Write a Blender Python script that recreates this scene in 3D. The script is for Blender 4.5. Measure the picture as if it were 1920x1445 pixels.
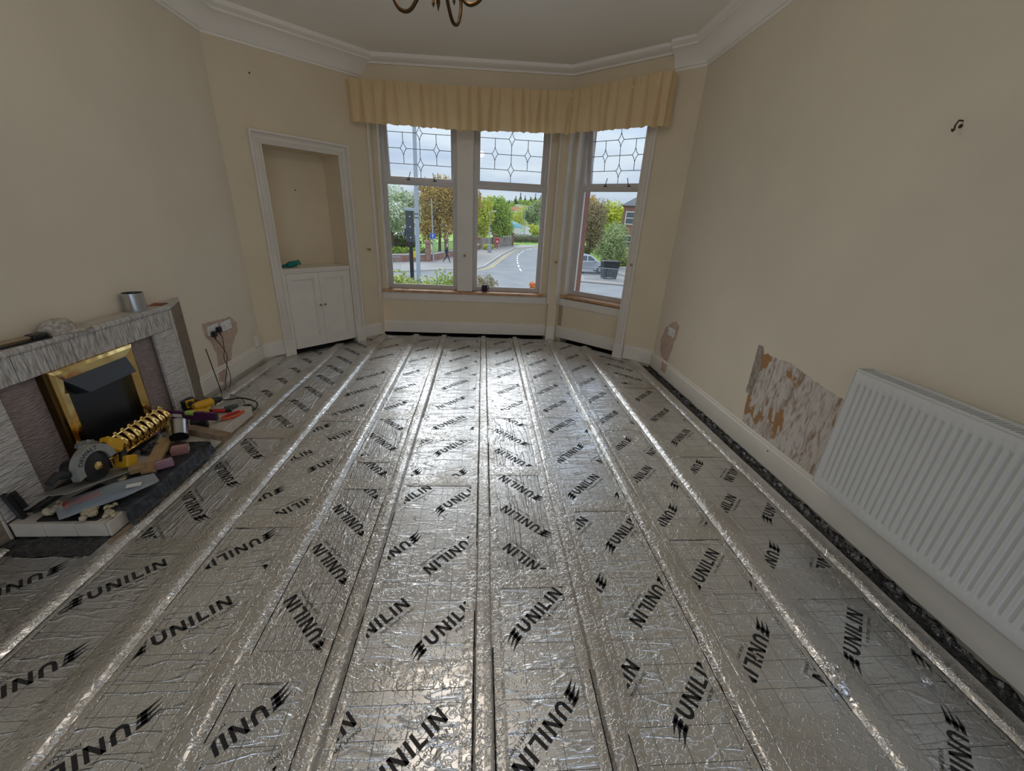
import bpy, bmesh, math, random
from mathutils import Vector, Matrix, noise

scene = bpy.context.scene
for o in list(bpy.data.objects):
    bpy.data.objects.remove(o, do_unlink=True)
COL = scene.collection
R = math.radians
PI = math.pi

# ------------------------------------------------------------------ camera
cam_d = bpy.data.cameras.new('camera')
cam = bpy.data.objects.new('camera', cam_d)
COL.objects.link(cam)
cam_d.sensor_fit = 'HORIZONTAL'
cam_d.sensor_width = 36.0
cam_d.lens = 753.85 / 1920 * 36.0
cam_d.clip_start = 0.02
cam_d.clip_end = 1500
MC = ((0.99665789, 0.01915751, 0.07941055), (-0.06593473, -0.38522976, 0.92046219), (0.04822507, -0.92262182, -0.38267914))
m4 = Matrix.Identity(4)
for i in range(3):
    m4[i][0] = MC[i][0]
    m4[i][1] = -MC[i][1]
    m4[i][2] = -MC[i][2]
m4.translation = (0, 0, 1.54)
cam.matrix_world = m4
scene.camera = cam

# ------------------------------------------------------------------ view
vs = scene.view_settings
vs.view_transform = 'Standard'
vs.look = 'None'
vs.gamma = 1.0
vs.use_curve_mapping = False
vs.exposure = 0.0
scene.cycles.max_bounces = 10
scene.cycles.diffuse_bounces = 6
scene.cycles.glossy_bounces = 4
scene.cycles.transparent_max_bounces = 12
scene.cycles.use_denoising = True
scene.cycles.sample_clamp_indirect = 4.0

# ------------------------------------------------------------------ overcast sky
SKY = 0.80
world = bpy.data.worlds.new('overcast_sky')
scene.world = world
world.use_nodes = True
nt = world.node_tree
nt.nodes.clear()
wo = nt.nodes.new('ShaderNodeOutputWorld')
bg = nt.nodes.new('ShaderNodeBackground')
tc = nt.nodes.new('ShaderNodeTexCoord')
mp = nt.nodes.new('ShaderNodeMapping')
mp.inputs['Scale'].default_value = (1.6, 1.6, 7.0)
nz = nt.nodes.new('ShaderNodeTexNoise')
nz.inputs['Scale'].default_value = 3.0
nz.inputs['Detail'].default_value = 4
cr = nt.nodes.new('ShaderNodeValToRGB')
cr.color_ramp.elements[0].position = 0.34
cr.color_ramp.elements[0].color = (0.56, 0.68, 0.90, 1)
cr.color_ramp.elements[1].position = 0.62
cr.color_ramp.elements[1].color = (0.78, 0.88, 1.0, 1)
nt.links.new(tc.outputs['Generated'], mp.inputs['Vector'])
nt.links.new(mp.outputs['Vector'], nz.inputs['Vector'])
nt.links.new(nz.outputs['Fac'], cr.inputs['Fac'])
nt.links.new(cr.outputs['Color'], bg.inputs['Color'])
# an overcast sky brightens steadily from the horizon to the zenith
sz = nt.nodes.new('ShaderNodeSeparateXYZ')
nt.links.new(tc.outputs['Generated'], sz.inputs['Vector'])
gr = nt.nodes.new('ShaderNodeMapRange')
gr.inputs['From Min'].default_value = 0.0
gr.inputs['From Max'].default_value = 1.0
gr.inputs['To Min'].default_value = SKY
gr.inputs['To Max'].default_value = SKY * 2.8
nt.links.new(sz.outputs['Z'], gr.inputs['Value'])
nt.links.new(gr.outputs['Result'], bg.inputs['Strength'])
nt.links.new(bg.outputs['Background'], wo.inputs['Surface'])

# veiled sun behind the cloud, high in front of the bay: a broad soft source
sun_d = bpy.data.lights.new('veiled_sun', 'SUN')
sun_d.energy = 2.2
sun_d.angle = R(55)
sun_d.color = (1.0, 0.985, 0.96)
sun = bpy.data.objects.new('veiled_sun', sun_d)
COL.objects.link(sun)
sun.rotation_euler = Vector((0.38, -1.0, -0.62)).to_track_quat('-Z', 'Y').to_euler()

LAMP_W = 2.9      # each of the four chandelier lamps
LAMP_C = (1.0, 0.91, 0.80)

# ------------------------------------------------------------------ helpers
def srgb(r, g, b):
    def f(c):
        c /= 255.0
        return c / 12.92 if c <= 0.04045 else ((c + 0.055) / 1.055) ** 2.4
    return (f(r), f(g), f(b), 1.0)

MATS = {}
def mat(name, col, rough=0.6, metal=0.0, var=0.0, vscale=6.0, bump=0.0, bscale=40.0, bdet=3.0, bstretch=None,
        spec=0.5, col2=None, vstretch=None, bdist=0.01, trans=0.0, emis=None, estr=0.0, alpha=1.0, coat=0.0):
    """principled material; var mixes towards col2 (or a darker tone) by noise; bump by noise"""
    if name in MATS:
        return MATS[name]
    m = bpy.data.materials.new(name)
    m.use_nodes = True
    t = m.node_tree
    b = t.nodes['Principled BSDF']
    c = tuple(col)[:3] + (1.0,)
    b.inputs['Base Color'].default_value = c
    b.inputs['Roughness'].default_value = rough
    b.inputs['Metallic'].default_value = metal
    b.inputs['Specular IOR Level'].default_value = spec
    b.inputs['Coat Weight'].default_value = coat
    if trans:
        b.inputs['Transmission Weight'].default_value = trans
    if alpha < 1:
        b.inputs['Alpha'].default_value = alpha
    if emis:
        b.inputs['Emission Color'].default_value = tuple(emis)[:3] + (1,)
        b.inputs['Emission Strength'].default_value = estr
    tcn = None
    if var or bump:
        tcn = t.nodes.new('ShaderNodeTexCoord')
    if var:
        n = t.nodes.new('ShaderNodeTexNoise')
        n.inputs['Scale'].default_value = vscale
        n.inputs['Detail'].default_value = 5
        if vstretch:
            mv = t.nodes.new('ShaderNodeMapping')
            mv.inputs['Scale'].default_value = vstretch
            t.links.new(tcn.outputs['Object'], mv.inputs['Vector'])
            t.links.new(mv.outputs['Vector'], n.inputs['Vector'])
        else:
            t.links.new(tcn.outputs['Object'], n.inputs['Vector'])
        mx = t.nodes.new('ShaderNodeMix')
        mx.data_type = 'RGBA'
        c2 = tuple(col2)[:3] + (1,) if col2 else tuple(x * (1 - var) for x in c[:3]) + (1,)
        mx.inputs['A'].default_value = c
        mx.inputs['B'].default_value = c2
        rp = t.nodes.new('ShaderNodeMapRange')
        rp.inputs['From Min'].default_value = 0.35
        rp.inputs['From Max'].default_value = 0.68
        t.links.new(n.outputs['Fac'], rp.inputs['Value'])
        t.links.new(rp.outputs['Result'], mx.inputs['Factor'])
        t.links.new(mx.outputs['Result'], b.inputs['Base Color'])
    if bump:
        n = t.nodes.new('ShaderNodeTexNoise')
        n.inputs['Scale'].default_value = bscale
        n.inputs['Detail'].default_value = bdet
        if bstretch:
            mpn = t.nodes.new('ShaderNodeMapping')
            mpn.inputs['Scale'].default_value = bstretch
            t.links.new(tcn.outputs['Object'], mpn.inputs['Vector'])
            t.links.new(mpn.outputs['Vector'], n.inputs['Vector'])
        else:
            t.links.new(tcn.outputs['Object'], n.inputs['Vector'])
        bp = t.nodes.new('ShaderNodeBump')
        bp.inputs['Strength'].default_value = bump
        bp.inputs['Distance'].default_value = bdist
        t.links.new(n.outputs['Fac'], bp.inputs['Height'])
        t.links.new(bp.outputs['Normal'], b.inputs['Normal'])
    MATS[name] = m
    return m

class MB:
    """collects shapes into one mesh; M is applied to what is added"""
    def __init__(self, M=None):
        self.v = []
        self.f = []
        self.M = M
    def add(self, vs_, fs, M=None):
        k = len(self.v)
        for p in vs_:
            p = Vector(p)
            if M is not None:
                p = M @ p
            if self.M is not None:
                p = self.M @ p
            self.v.append(p)
        for f in fs:
            self.f.append([i + k for i in f])
        return self
    def box(self, x0, x1, y0, y1, z0, z1, M=None):
        return self.add([(x0, y0, z0), (x1, y0, z0), (x1, y1, z0), (x0, y1, z0), (x0, y0, z1), (x1, y0, z1), (x1, y1, z1), (x0, y1, z1)],
                        [(0, 3, 2, 1), (4, 5, 6, 7), (0, 1, 5, 4), (1, 2, 6, 5), (2, 3, 7, 6), (3, 0, 4, 7)], M)
    def cbox(self, x0, x1, y0, y1, z0, z1, c=0.004, M=None):
        """box with chamfered vertical and top edges"""
        pts = [(x0 + c, y0), (x1 - c, y0), (x1, y0 + c), (x1, y1 - c), (x1 - c, y1), (x0 + c, y1), (x0, y1 - c), (x0, y0 + c)]
        ins = [(x0 + 2 * c, y0 + c), (x1 - 2 * c, y0 + c), (x1 - c, y0 + 2 * c), (x1 - c, y1 - 2 * c), (x1 - 2 * c, y1 - c), (x0 + 2 * c, y1 - c), (x0 + c, y1 - 2 * c), (x0 + c, y0 + 2 * c)]
        vv = [(p[0], p[1], z0) for p in ins] + [(p[0], p[1], z0 + c) for p in pts] + [(p[0], p[1], z1 - c) for p in pts] + [(p[0], p[1], z1) for p in ins]
        ff = [tuple(reversed(range(8))), tuple(range(24, 32))]
        for r in range(3):
            for i in range(8):
                j = (i + 1) % 8
                ff.append((r * 8 + i, r * 8 + j, r * 8 + 8 + j, r * 8 + 8 + i))
        return self.add(vv, ff, M)
    def prism(self, poly, z0, z1, M=None):
        n = len(poly)
        vv = [(p[0], p[1], z0) for p in poly] + [(p[0], p[1], z1) for p in poly]
        ff = [tuple(reversed(range(n))), tuple(range(n, 2 * n))]
        for i in range(n):
            j = (i + 1) % n
            ff.append((i, j, n + j, n + i))
        return self.add(vv, ff, M)
    def tube(self, pts, r, n=8, cap=True, M=None):
        pts = [Vector(p) for p in pts]
        rr = r if isinstance(r, (list, tuple)) else [r] * len(pts)
        vv, ff = [], []
        prev = None
        for i, p in enumerate(pts):
            d = (pts[min(i + 1, len(pts) - 1)] - pts[max(i - 1, 0)])
            if d.length < 1e-9:
                d = Vector((0, 0, 1))
            d.normalize()
            if prev is None:
                a = Vector((0, 0, 1)) if abs(d.z) < 0.9 else Vector((1, 0, 0))
                u = d.cross(a).normalized()
            else:
                u = (prev - d * prev.dot(d))
                u = u.normalized() if u.length > 1e-6 else d.orthogonal().normalized()
            prev = u
            w = d.cross(u)
            for k in range(n):
                a = 2 * PI * k / n
                vv.append(p + (u * math.cos(a) + w * math.sin(a)) * rr[i])
        for i in range(len(pts) - 1):
            for k in range(n):
                j = (k + 1) % n
                ff.append((i * n + k, i * n + j, (i + 1) * n + j, (i + 1) * n + k))
        if cap:
            ff.append(tuple(reversed(range(n))))
            ff.append(tuple(range((len(pts) - 1) * n, len(pts) * n)))
        return self.add(vv, ff, M)
    def lathe(self, prof, n=20, M=None, cap=True):
        """profile [(r, z)...] about local z"""
        vv, ff = [], []
        for r, z in prof:
            for k in range(n):
                a = 2 * PI * k / n
                vv.append((r * math.cos(a), r * math.sin(a), z))
        m = len(prof)
        for i in range(m - 1):
            for k in range(n):
                j = (k + 1) % n
                ff.append((i * n + k, i * n + j, (i + 1) * n + j, (i + 1) * n + k))
        if cap:
            ff.append(tuple(reversed(range(n))))
            ff.append(tuple(range((m - 1) * n, m * n)))
        return self.add(vv, ff, M)
    def ball(self, c, rx, ry=None, rz=None, nu=14, nv=9, jit=0.0, seed=0, M=None):
        ry = ry or rx
        rz = rz or rx
        rnd = random.Random(seed)
        vv, ff = [], []
        for i in range(nv + 1):
            th = PI * i / nv
            for k in range(nu):
                a = 2 * PI * k / nu
                j = 1 + jit * (rnd.random() - 0.5)
                vv.append((c[0] + rx * math.sin(th) * math.cos(a) * j, c[1] + ry * math.sin(th) * math.sin(a) * j, c[2] + rz * math.cos(th) * j))
        for i in range(nv):
            for k in range(nu):
                j = (k + 1) % nu
                ff.append((i * nu + k, (i + 1) * nu + k, (i + 1) * nu + j, i * nu + j))
        return self.add(vv, ff, M)
    def grid(self, fn, nu, nv, M=None):
        vv = [fn(i / nu, j / nv) for j in range(nv + 1) for i in range(nu + 1)]
        ff = []
        for j in range(nv):
            for i in range(nu):
                a = j * (nu + 1) + i
                ff.append((a, a + 1, a + nu + 2, a + nu + 1))
        return self.add(vv, ff, M)
    def sweep(self, prof, path, M=None, closed_prof=True):
        """prof: [(d, z)] offsets; path: list of (point xy, inward normal xy scaled, z)"""
        n = len(prof)
        vv, ff = [], []
        for (p, nrm, z) in path:
            for d, h in prof:
                vv.append((p[0] + nrm[0] * d, p[1] + nrm[1] * d, z + h))
        for i in range(len(path) - 1):
            for k in range(n if closed_prof else n - 1):
                j = (k + 1) % n
                ff.append((i * n + k, i * n + j, (i + 1) * n + j, (i + 1) * n + k))
        if closed_prof:
            ff.append(tuple(reversed(range(n))))
            ff.append(tuple(range((len(path) - 1) * n, len(path) * n)))
        return self.add(vv, ff, M)
    def build(self, name, m, parent=None, smooth=False, fix=True):
        me = bpy.data.meshes.new(name)
        me.from_pydata([tuple(p) for p in self.v], [], self.f)
        if fix:
            bm = bmesh.new()
            bm.from_mesh(me)
            bmesh.ops.recalc_face_normals(bm, faces=bm.faces)
            bm.to_mesh(me)
            bm.free()
        if m is not None:
            me.materials.append(m)
        if smooth:
            for p in me.polygons:
                p.use_smooth = True
            if smooth != 'all':
                try:
                    me.set_sharp_from_angle(angle=R(40))
                except Exception:
                    pass
        me.update()
        o = bpy.data.objects.new(name, me)
        COL.objects.link(o)
        if parent is not None:
            o.parent = parent
        return o

def tag(o, label=None, cat=None, group=None, kind=None):
    if label: o['label'] = label
    if cat: o['category'] = cat
    if group: o['group'] = group
    if kind: o['kind'] = kind
    return o
def struct(o, label=None):
    o['kind'] = 'structure'
    if label: o['label'] = label
    return o
def empty(name, loc=(0, 0, 0), rz=0.0, label=None, cat=None, group=None, mat_=None):
    o = bpy.data.objects.new(name, None)
    COL.objects.link(o)
    o.empty_display_size = 0.1
    if mat_ is not None:
        o.matrix_world = mat_
    else:
        o.location = loc
        o.rotation_euler = (0, 0, rz)
    return tag(o, label, cat, group)
def copy_tree(o, parent=None):
    c = o.copy()
    COL.objects.link(c)
    c.parent = parent
    for ch in o.children:
        copy_tree(ch, c)
    return c
def T(x, y, z): return Matrix.Translation((x, y, z))
def RX(a): return Matrix.Rotation(R(a), 4, 'X')
def RY(a): return Matrix.Rotation(R(a), 4, 'Y')
def RZ(a): return Matrix.Rotation(R(a), 4, 'Z')
def frame2(a, b, z=0.0):
    """matrix: local x along a->b on the floor, local y = inward normal (left of the run), z up"""
    ux = (Vector((b[0], b[1], 0)) - Vector((a[0], a[1], 0))).normalized()
    uy = Vector((-ux.y, ux.x, 0))
    M = Matrix.Identity(4)
    for i in range(3):
        M[i][0] = ux[i]; M[i][1] = uy[i]; M[i][2] = (0, 0, 1)[i]
    M.translation = (a[0], a[1], z)
    return M
def text_mesh(body, size):
    cu = bpy.data.curves.new('lettering', 'FONT')
    cu.body = body
    cu.size = size
    cu.resolution_u = 2
    ob = bpy.data.objects.new('lettering', cu)
    COL.objects.link(ob)
    bpy.context.view_layer.update()
    dg = bpy.context.evaluated_depsgraph_get()
    me = bpy.data.meshes.new_from_object(ob.evaluated_get(dg))
    bm = bmesh.new()
    bm.from_mesh(me)
    bmesh.ops.triangulate(bm, faces=bm.faces)
    tris = [[(v.co.x, v.co.y) for v in f.verts] for f in bm.faces]
    bm.free()
    bpy.data.objects.remove(ob)
    bpy.data.curves.remove(cu)
    bpy.data.meshes.remove(me)
    return tris
def clip_poly(poly, edges):
    """clip a convex polygon by half planes (px, py, nx, ny): keep (q-p).n >= 0"""
    out = poly
    for px, py, nx, ny in edges:
        if not out:
            return []
        res = []
        for i in range(len(out)):
            a, b = out[i], out[(i + 1) % len(out)]
            da = (a[0] - px) * nx + (a[1] - py) * ny
            db = (b[0] - px) * nx + (b[1] - py) * ny
            if da >= 0:
                res.append(a)
            if (da >= 0) != (db >= 0):
                t = da / (da - db)
                res.append((a[0] + (b[0] - a[0]) * t, a[1] + (b[1] - a[1]) * t))
        out = res
    return out if len(out) > 2 else []
def rect_edges(x0, x1, y0, y1):
    return [(x0, y0, 1, 0), (x1, y0, -1, 0), (x0, y0, 0, 1), (x0, y1, 0, -1)]
# ------------------------------------------------------------------ materials of the shell
M_wall = mat('cream_paint', (0.78, 0.705, 0.57), 0.75, var=0.07, vscale=1.6, bump=0.08, bscale=90, spec=0.25)
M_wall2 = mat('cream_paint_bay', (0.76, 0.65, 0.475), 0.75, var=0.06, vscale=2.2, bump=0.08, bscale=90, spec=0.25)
M_ceil = mat('ceiling_paint', (0.90, 0.86, 0.79), 0.8, var=0.04, vscale=1.0, bump=0.05, bscale=60, spec=0.2)
M_trim = mat('gloss_white_paint', (0.78, 0.73, 0.65), 0.40, var=0.06, vscale=5, bump=0.05, bscale=50, spec=0.4)
M_dark = mat('painted_gap_shade', (0.012, 0.011, 0.010), 0.9, spec=0.1)  # near-black colour painted in for the shade inside gaps
M_upvc = mat('grey_white_upvc', (0.62, 0.58, 0.56), 0.35, var=0.05, vscale=8)
M_wood = mat('sill_oak', (0.62, 0.36, 0.19), 0.45, var=0.3, vscale=14, col2=(0.44, 0.22, 0.10))
M_lead = mat('lead_came', (0.11, 0.12, 0.13), 0.5, metal=0.3)
M_black = mat('black_plastic', (0.012, 0.012, 0.014), 0.38)
M_plaster = mat('pink_plaster', (0.50, 0.365, 0.29), 0.85, var=0.35, vscale=18, col2=(0.60, 0.46, 0.38), bump=0.25, bscale=60, spec=0.15)

def glass_mat(name, tint=(0.97, 0.985, 0.98)):
    m = bpy.data.materials.new(name)
    m.use_nodes = True
    t = m.node_tree
    t.nodes.clear()
    o = t.nodes.new('ShaderNodeOutputMaterial')
    mix = t.nodes.new('ShaderNodeMixShader')
    tr = t.nodes.new('ShaderNodeBsdfTransparent')
    tr.inputs['Color'].default_value = tint + (1,)
    gl = t.nodes.new('ShaderNodeBsdfGlossy')
    gl.inputs['Roughness'].default_value = 0.01
    fr = t.nodes.new('ShaderNodeFresnel')
    fr.inputs['IOR'].default_value = 1.3
    t.links.new(fr.outputs['Fac'], mix.inputs['Fac'])
    t.links.new(tr.outputs['BSDF'], mix.inputs[1])
    t.links.new(gl.outputs['BSDF'], mix.inputs[2])
    t.links.new(mix.outputs['Shader'], o.inputs['Surface'])
    return m
M_glass = glass_mat('window_glass')

# ------------------------------------------------------------------ plan
YB = -2.2
LBk = (-2.36, YB); LMd = (-2.335, 3.4); A = (-2.33, 4.28); B = (-1.325, 5.38)
C = (0.985, 5.40); D = (2.03, 4.41); RMd = (2.035, 3.3); RBk = (2.06, YB)
ZC = {'LB': 2.93, 'LM': 2.835, 'A': 2.817, 'B': 2.855, 'C': 2.895, 'D': 2.918, 'RM': 2.965, 'RB': 3.04}
CH = 0.20
F_left = frame2(A, LBk); F_bl = frame2(B, A); F_fr = frame2(C, B); F_br = frame2(D, C); F_rt = frame2(RBk, D)
L_bl = (Vector(A) - Vector(B)).length; L_fr = (Vector(C) - Vector(B)).length; L_br = (Vector(D) - Vector(C)).length
L_lf = (Vector(LBk) - Vector(A)).length; L_rt = (Vector(RBk) - Vector(D)).length
ZT = 3.4

wall_left = struct(MB(F_left).box(-0.2, L_lf, -0.2, 0, -0.15, ZT).build('wall_left', M_wall))
wall_right = struct(MB(F_rt).box(0, L_rt + 0.2, -0.2, 0, -0.15, ZT).build('wall_right', M_wall))
# unseen back wall; its wide opening is added to let sky light in
wb = MB()
BO = (-2.0, 2.0, 3.0)
wb.box(-2.6, BO[0], YB - 0.15, YB, -0.15, ZT)
wb.box(BO[1], 2.3, YB - 0.15, YB, -0.15, ZT)
wb.box(BO[0], BO[1], YB - 0.15, YB, BO[2], ZT)
wall_back = struct(wb.build('wall_back', M_wall))

# left bay wall with the press recess
a0, a1, az = 0.385, 1.158, 2.08
w = MB(F_bl)
w.box(-0.04, a0, -0.36, 0, -0.15, ZT)
w.box(a1, L_bl + 0.04, -0.36, 0, -0.15, ZT)
w.box(a0, a1, -0.36, 0, az, ZT)
w.box(a0 - 0.05, a1 + 0.05, -0.40, -0.32, -0.15, az + 0.05)
wall_bl = struct(w.build('wall_bay_left', M_wall2))
# right bay wall (plain strip beside the window)
w = MB(F_br)
w.box(-0.05, 0.49, -0.36, 0, -0.15, ZT)
w.box(0.49, L_br + 0.05, -0.40, 0.0, 2.60, ZT)
w.box(0.30, L_br + 0.02, -0.02, 0.045, 2.62, ZT)
w.box(0.49, L_br + 0.1, -0.36, -0.12, 0.06, 0.565)
w.prism([(L_br - 0.0, 0.0), (L_br - 0.0, -0.12), (1.375, -0.12), (1.375, -0.40), (L_br + 0.25, -0.40), (L_br + 0.02, 0.0)], -0.15, 2.62)
wall_br = struct(w.build('wall_bay_right', M_wall2))
w = MB(F_fr)
w.box(-0.02, L_fr + 0.03, -0.40, 0.05, 2.60, ZT)
w.box(0.0, L_fr + 0.02, -0.36, -0.12, 0.07, 0.565)
w.box(-0.03, 0.085, -0.42, 0, -0.15, 2.62)
w.box(0.085, 0.185, -0.42, -0.12, 0.5, 2.62)
w.box(2.228, L_fr + 0.1, -0.42, -0.12, 0.5, 2.62)
wall_fr = struct(w.build('wall_front', M_wall2))

# ceiling: flat field follows the slightly uneven cornice heights
cp = [(LBk, ZC['LB']), (LMd, ZC['LM']), (A, ZC['A']), (B, ZC['B']), (C, ZC['C']), (D, ZC['D']), (RMd, ZC['RM']), (RBk, ZC['RB'])]
cen = (-0.1, 2.6)
mb = MB()
vv = [(cen[0], cen[1], 2.89 + CH)] + [(p[0] * 1.03, p[1] + (0.08 if p[1] > 4 else -0.05), z + CH) for p, z in cp]
mb.add(vv, [(0, i, i + 1) for i in range(1, 8)] + [(0, 8, 1)])
ceiling = struct(mb.build('ceiling', M_ceil))

# cornice: cove with beads; only the upper member runs across the bay windows
PROF = [(0, 0), (0.012, 0.0), (0.014, 0.018), (0.03, 0.022), (0.05, 0.06), (0.085, 0.105), (0.135, 0.135), (0.16, 0.14),
        (0.16, 0.155), (0.18, 0.16), (0.20, 0.175), (0.20, CH + 0.03), (0, CH + 0.03)]
PROFU = [(0.04, 0.125), (0.075, 0.125), (0.08, 0.14), (0.11, 0.15), (0.13, 0.155), (0.15, 0.17), (0.15, CH + 0.03), (0.04, CH + 0.03)]
def mitre(p0, p, p1):
    """inward normal at p of a polyline with the inside on the left, scaled for mitring"""
    d0 = (Vector(p) - Vector(p0)).normalized(); d1 = (Vector(p1) - Vector(p)).normalized()
    n0 = Vector((-d0.y, d0.x)); n1 = Vector((-d1.y, d1.x))
    b = (n0 + n1)
    return b / max(0.3, b.dot(n0))
def nrm(p, q):
    d = (Vector(q) - Vector(p)).normalized()
    return Vector((-d.y, d.x))
E1 = tuple(Vector(D) + (Vector(C) - Vector(D)).normalized() * 0.30)
zE1 = ZC['D'] - 0.005
M_corn = M_ceil
c1 = MB().sweep(PROF, [(RBk, nrm(RBk, RMd), ZC['RB']), (RMd, mitre(RBk, RMd, D), ZC['RM']), (D, mitre(RMd, D, C), ZC['D']), (E1, nrm(D, C), zE1)])
struct(c1.build('trim_1', M_corn, smooth=True), 'plain coved plaster cornice along the radiator wall')
c2 = MB().sweep(PROF, [(B, nrm(B, A), ZC['B']), (A, mitre(B, A, LMd), ZC['A']), (LMd, mitre(A, LMd, LBk), ZC['LM']), (LBk, nrm(LMd, LBk), ZC['LB'])])
struct(c2.build('trim_2', M_corn, smooth=True), 'plain coved plaster cornice along the fireplace wall')
c3 = MB().sweep(PROFU, [(E1, nrm(D, C), zE1), (C, mitre(D, C, B), ZC['C']), (B, mitre(C, B, A), ZC['B'])])
struct(c3.build('trim_3', M_corn, smooth=True), 'narrow ceiling moulding across the bay window')

# ------------------------------------------------------------------ skirting boards
def skirting(name, F, x0, x1, z0, z1, y=0.0, label=None, t=0.02):
    prof = [(0, z0), (t, z0), (t, z1 - 0.03), (t - 0.006, z1 - 0.022), (t - 0.006, z1 - 0.008), (t - 0.014, z1), (0, z1)]
    vv, ff = [], []
    for x in (x0, x1):
        for d, z in prof:
            vv.append((x, y + d, z))
    n = len(prof)
    for k in range(n):
        j = (k + 1) % n
        ff.append((k, j, n + j, n + k))
    ff += [tuple(reversed(range(n))), tuple(range(n, 2 * n))]
    return struct(MB(F).add(vv, ff).build(name, M_trim), label)
bb_r = skirting('baseboard_right', F_rt, 0, L_rt, 0.004, 0.175)
bb_l = skirting('baseboard_left', F_left, 0.0, 1.16, 0.03, 0.19)
bb_l2 = skirting('baseboard_left_back', F_left, 2.75, L_lf, 0.03, 0.19)
bb_bl1 = skirting('baseboard_bay_left', F_bl, a1 + 0.11, L_bl, 0.03, 0.185)
bb_bl2 = skirting('baseboard_bay_left_inner', F_bl, 0.02, a0 - 0.10, 0.03, 0.185)
bb_f = skirting('baseboard_front', F_fr, 0.085, L_fr, 0.03, 0.19, y=-0.12)
bb_r1 = skirting('baseboard_bay_right', F_br, 0.0, 0.36, 0.015, 0.185)
bb_r2 = skirting('baseboard_bay_right_window', F_br, 0.505, L_br, 0.028, 0.19, y=-0.12)
bb_post = struct(MB(F_fr).cbox(-0.03, 0.09, -0.02, 0.015, 0.0, 0.2, 0.004).build('trim_4', M_trim), 'plinth of the post between the bay windows')

# bare plaster spot on the skirting, dark gaps under the skirtings are shade painted by the near-black floor slab
def blob_patch(name, F, pts, y0, y1, m, parent=None, seed=1, rough=0.006):
    """thin irregular plate from an outline in (x, z) of a wall frame"""
    rnd = random.Random(seed)
    out = []
    for i in range(len(pts)):
        p, q = pts[i], pts[(i + 1) % len(pts)]
        n = max(1, int(math.hypot(q[0] - p[0], q[1] - p[1]) / 0.025))
        for k in range(n):
            t = k / n
            out.append((p[0] + (q[0] - p[0]) * t + rnd.uniform(-rough, rough), p[1] + (q[1] - p[1]) * t + rnd.uniform(-rough, rough)))
    n = len(out)
    vv = [(p[0], y0, p[1]) for p in out] + [(p[0], y1, p[1]) for p in out]
    ff = [tuple(range(n)), tuple(reversed(range(n, 2 * n)))]
    for i in range(n):
        j = (i + 1) % n
        ff.append((i, n + i, n + j, j))
    return MB(F).add(vv, ff).build(name, m, parent)

# left wall: x in F_left is 4.28 - y (roughly)
lx = lambda y: 4.28 - y
blob_patch('plaster_patch', F_left, [(lx(3.47), 0.60), (lx(3.68), 0.585), (lx(3.86), 0.57), (lx(3.95), 0.50), (lx(3.93), 0.42), (lx(3.80), 0.30), (lx(3.74), 0.19),
                                      (lx(3.54), 0.19), (lx(3.56), 0.30), (lx(3.53), 0.42), (lx(3.47), 0.50)], -0.01, 0.002, M_plaster, wall_left, 3)
blob_patch('plaster_patch', F_left, [(lx(3.50), 0.155), (lx(3.60), 0.155), (lx(3.62), 0.09), (lx(3.55), 0.035), (lx(3.48), 0.08)], 0.01, 0.0215, M_plaster, bb_l, 4)
# right wall: x in F_rt = y - YB
rx = lambda y: y - YB
blob_patch('plaster_patch', F_rt, [(rx(4.22), 0.50), (rx(4.10), 0.60), (rx(4.02), 0.635), (rx(3.93), 0.61), (rx(3.93), 0.50), (rx(3.97), 0.40), (rx(4.02), 0.18),
                                    (rx(4.17), 0.18), (rx(4.25), 0.25), (rx(4.28), 0.36)], -0.01, 0.002, M_plaster, wall_right, 5)
blob_patch('plaster_patch', F_rt, [(rx(4.10), 0.155), (rx(3.98), 0.155), (rx(3.98), 0.06), (rx(4.10), 0.06)], 0.01, 0.0215, M_plaster, bb_r, 6)

# ------------------------------------------------------------------ press recess: architrave, cupboard
def architrave(name, F, x0, x1, zt, width, label, z0=0.0, plinth=True, right=True, left=True, top=True):
    """stepped moulding round an opening x0..x1 with head at zt, outside the opening"""
    mb_ = MB(F)
    steps = [(0.0, 0.14, 0.016), (0.14, 0.20, 0.026), (0.20, 0.34, 0.014), (0.34, 0.42, 0.024), (0.42, 0.66, 0.018), (0.66, 0.72, 0.030), (0.72, 0.80, 0.024), (0.80, 1.0, 0.046)]
    for s0, s1, d in steps:
        e0, e1 = s0 * width, s1 * width
        zz = zt + (e1 if top else 0)
        if right: mb_.box(x0 - e1, x0 - e0, -0.01, d, z0, zz)
        if left: mb_.box(x1 + e0, x1 + e1, -0.01, d, z0, zz)
        if top: mb_.box(x0 - e0, x1 + e0, -0.01, d, zt + e0, zt + e1)
    if plinth:
        if right: mb_.cbox(x0 - width - 0.004, x0 + 0.002, -0.01, 0.045, 0.0, 0.19, 0.004)
        if left: mb_.cbox(x1 - 0.002, x1 + width + 0.004, -0.01, 0.045, 0.0, 0.19, 0.004)
    return struct(mb_.build(name, M_trim), label)
architrave('trim_5', F_bl, a0, a1, az, 0.108, 'moulded architrave round the press recess')

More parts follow.
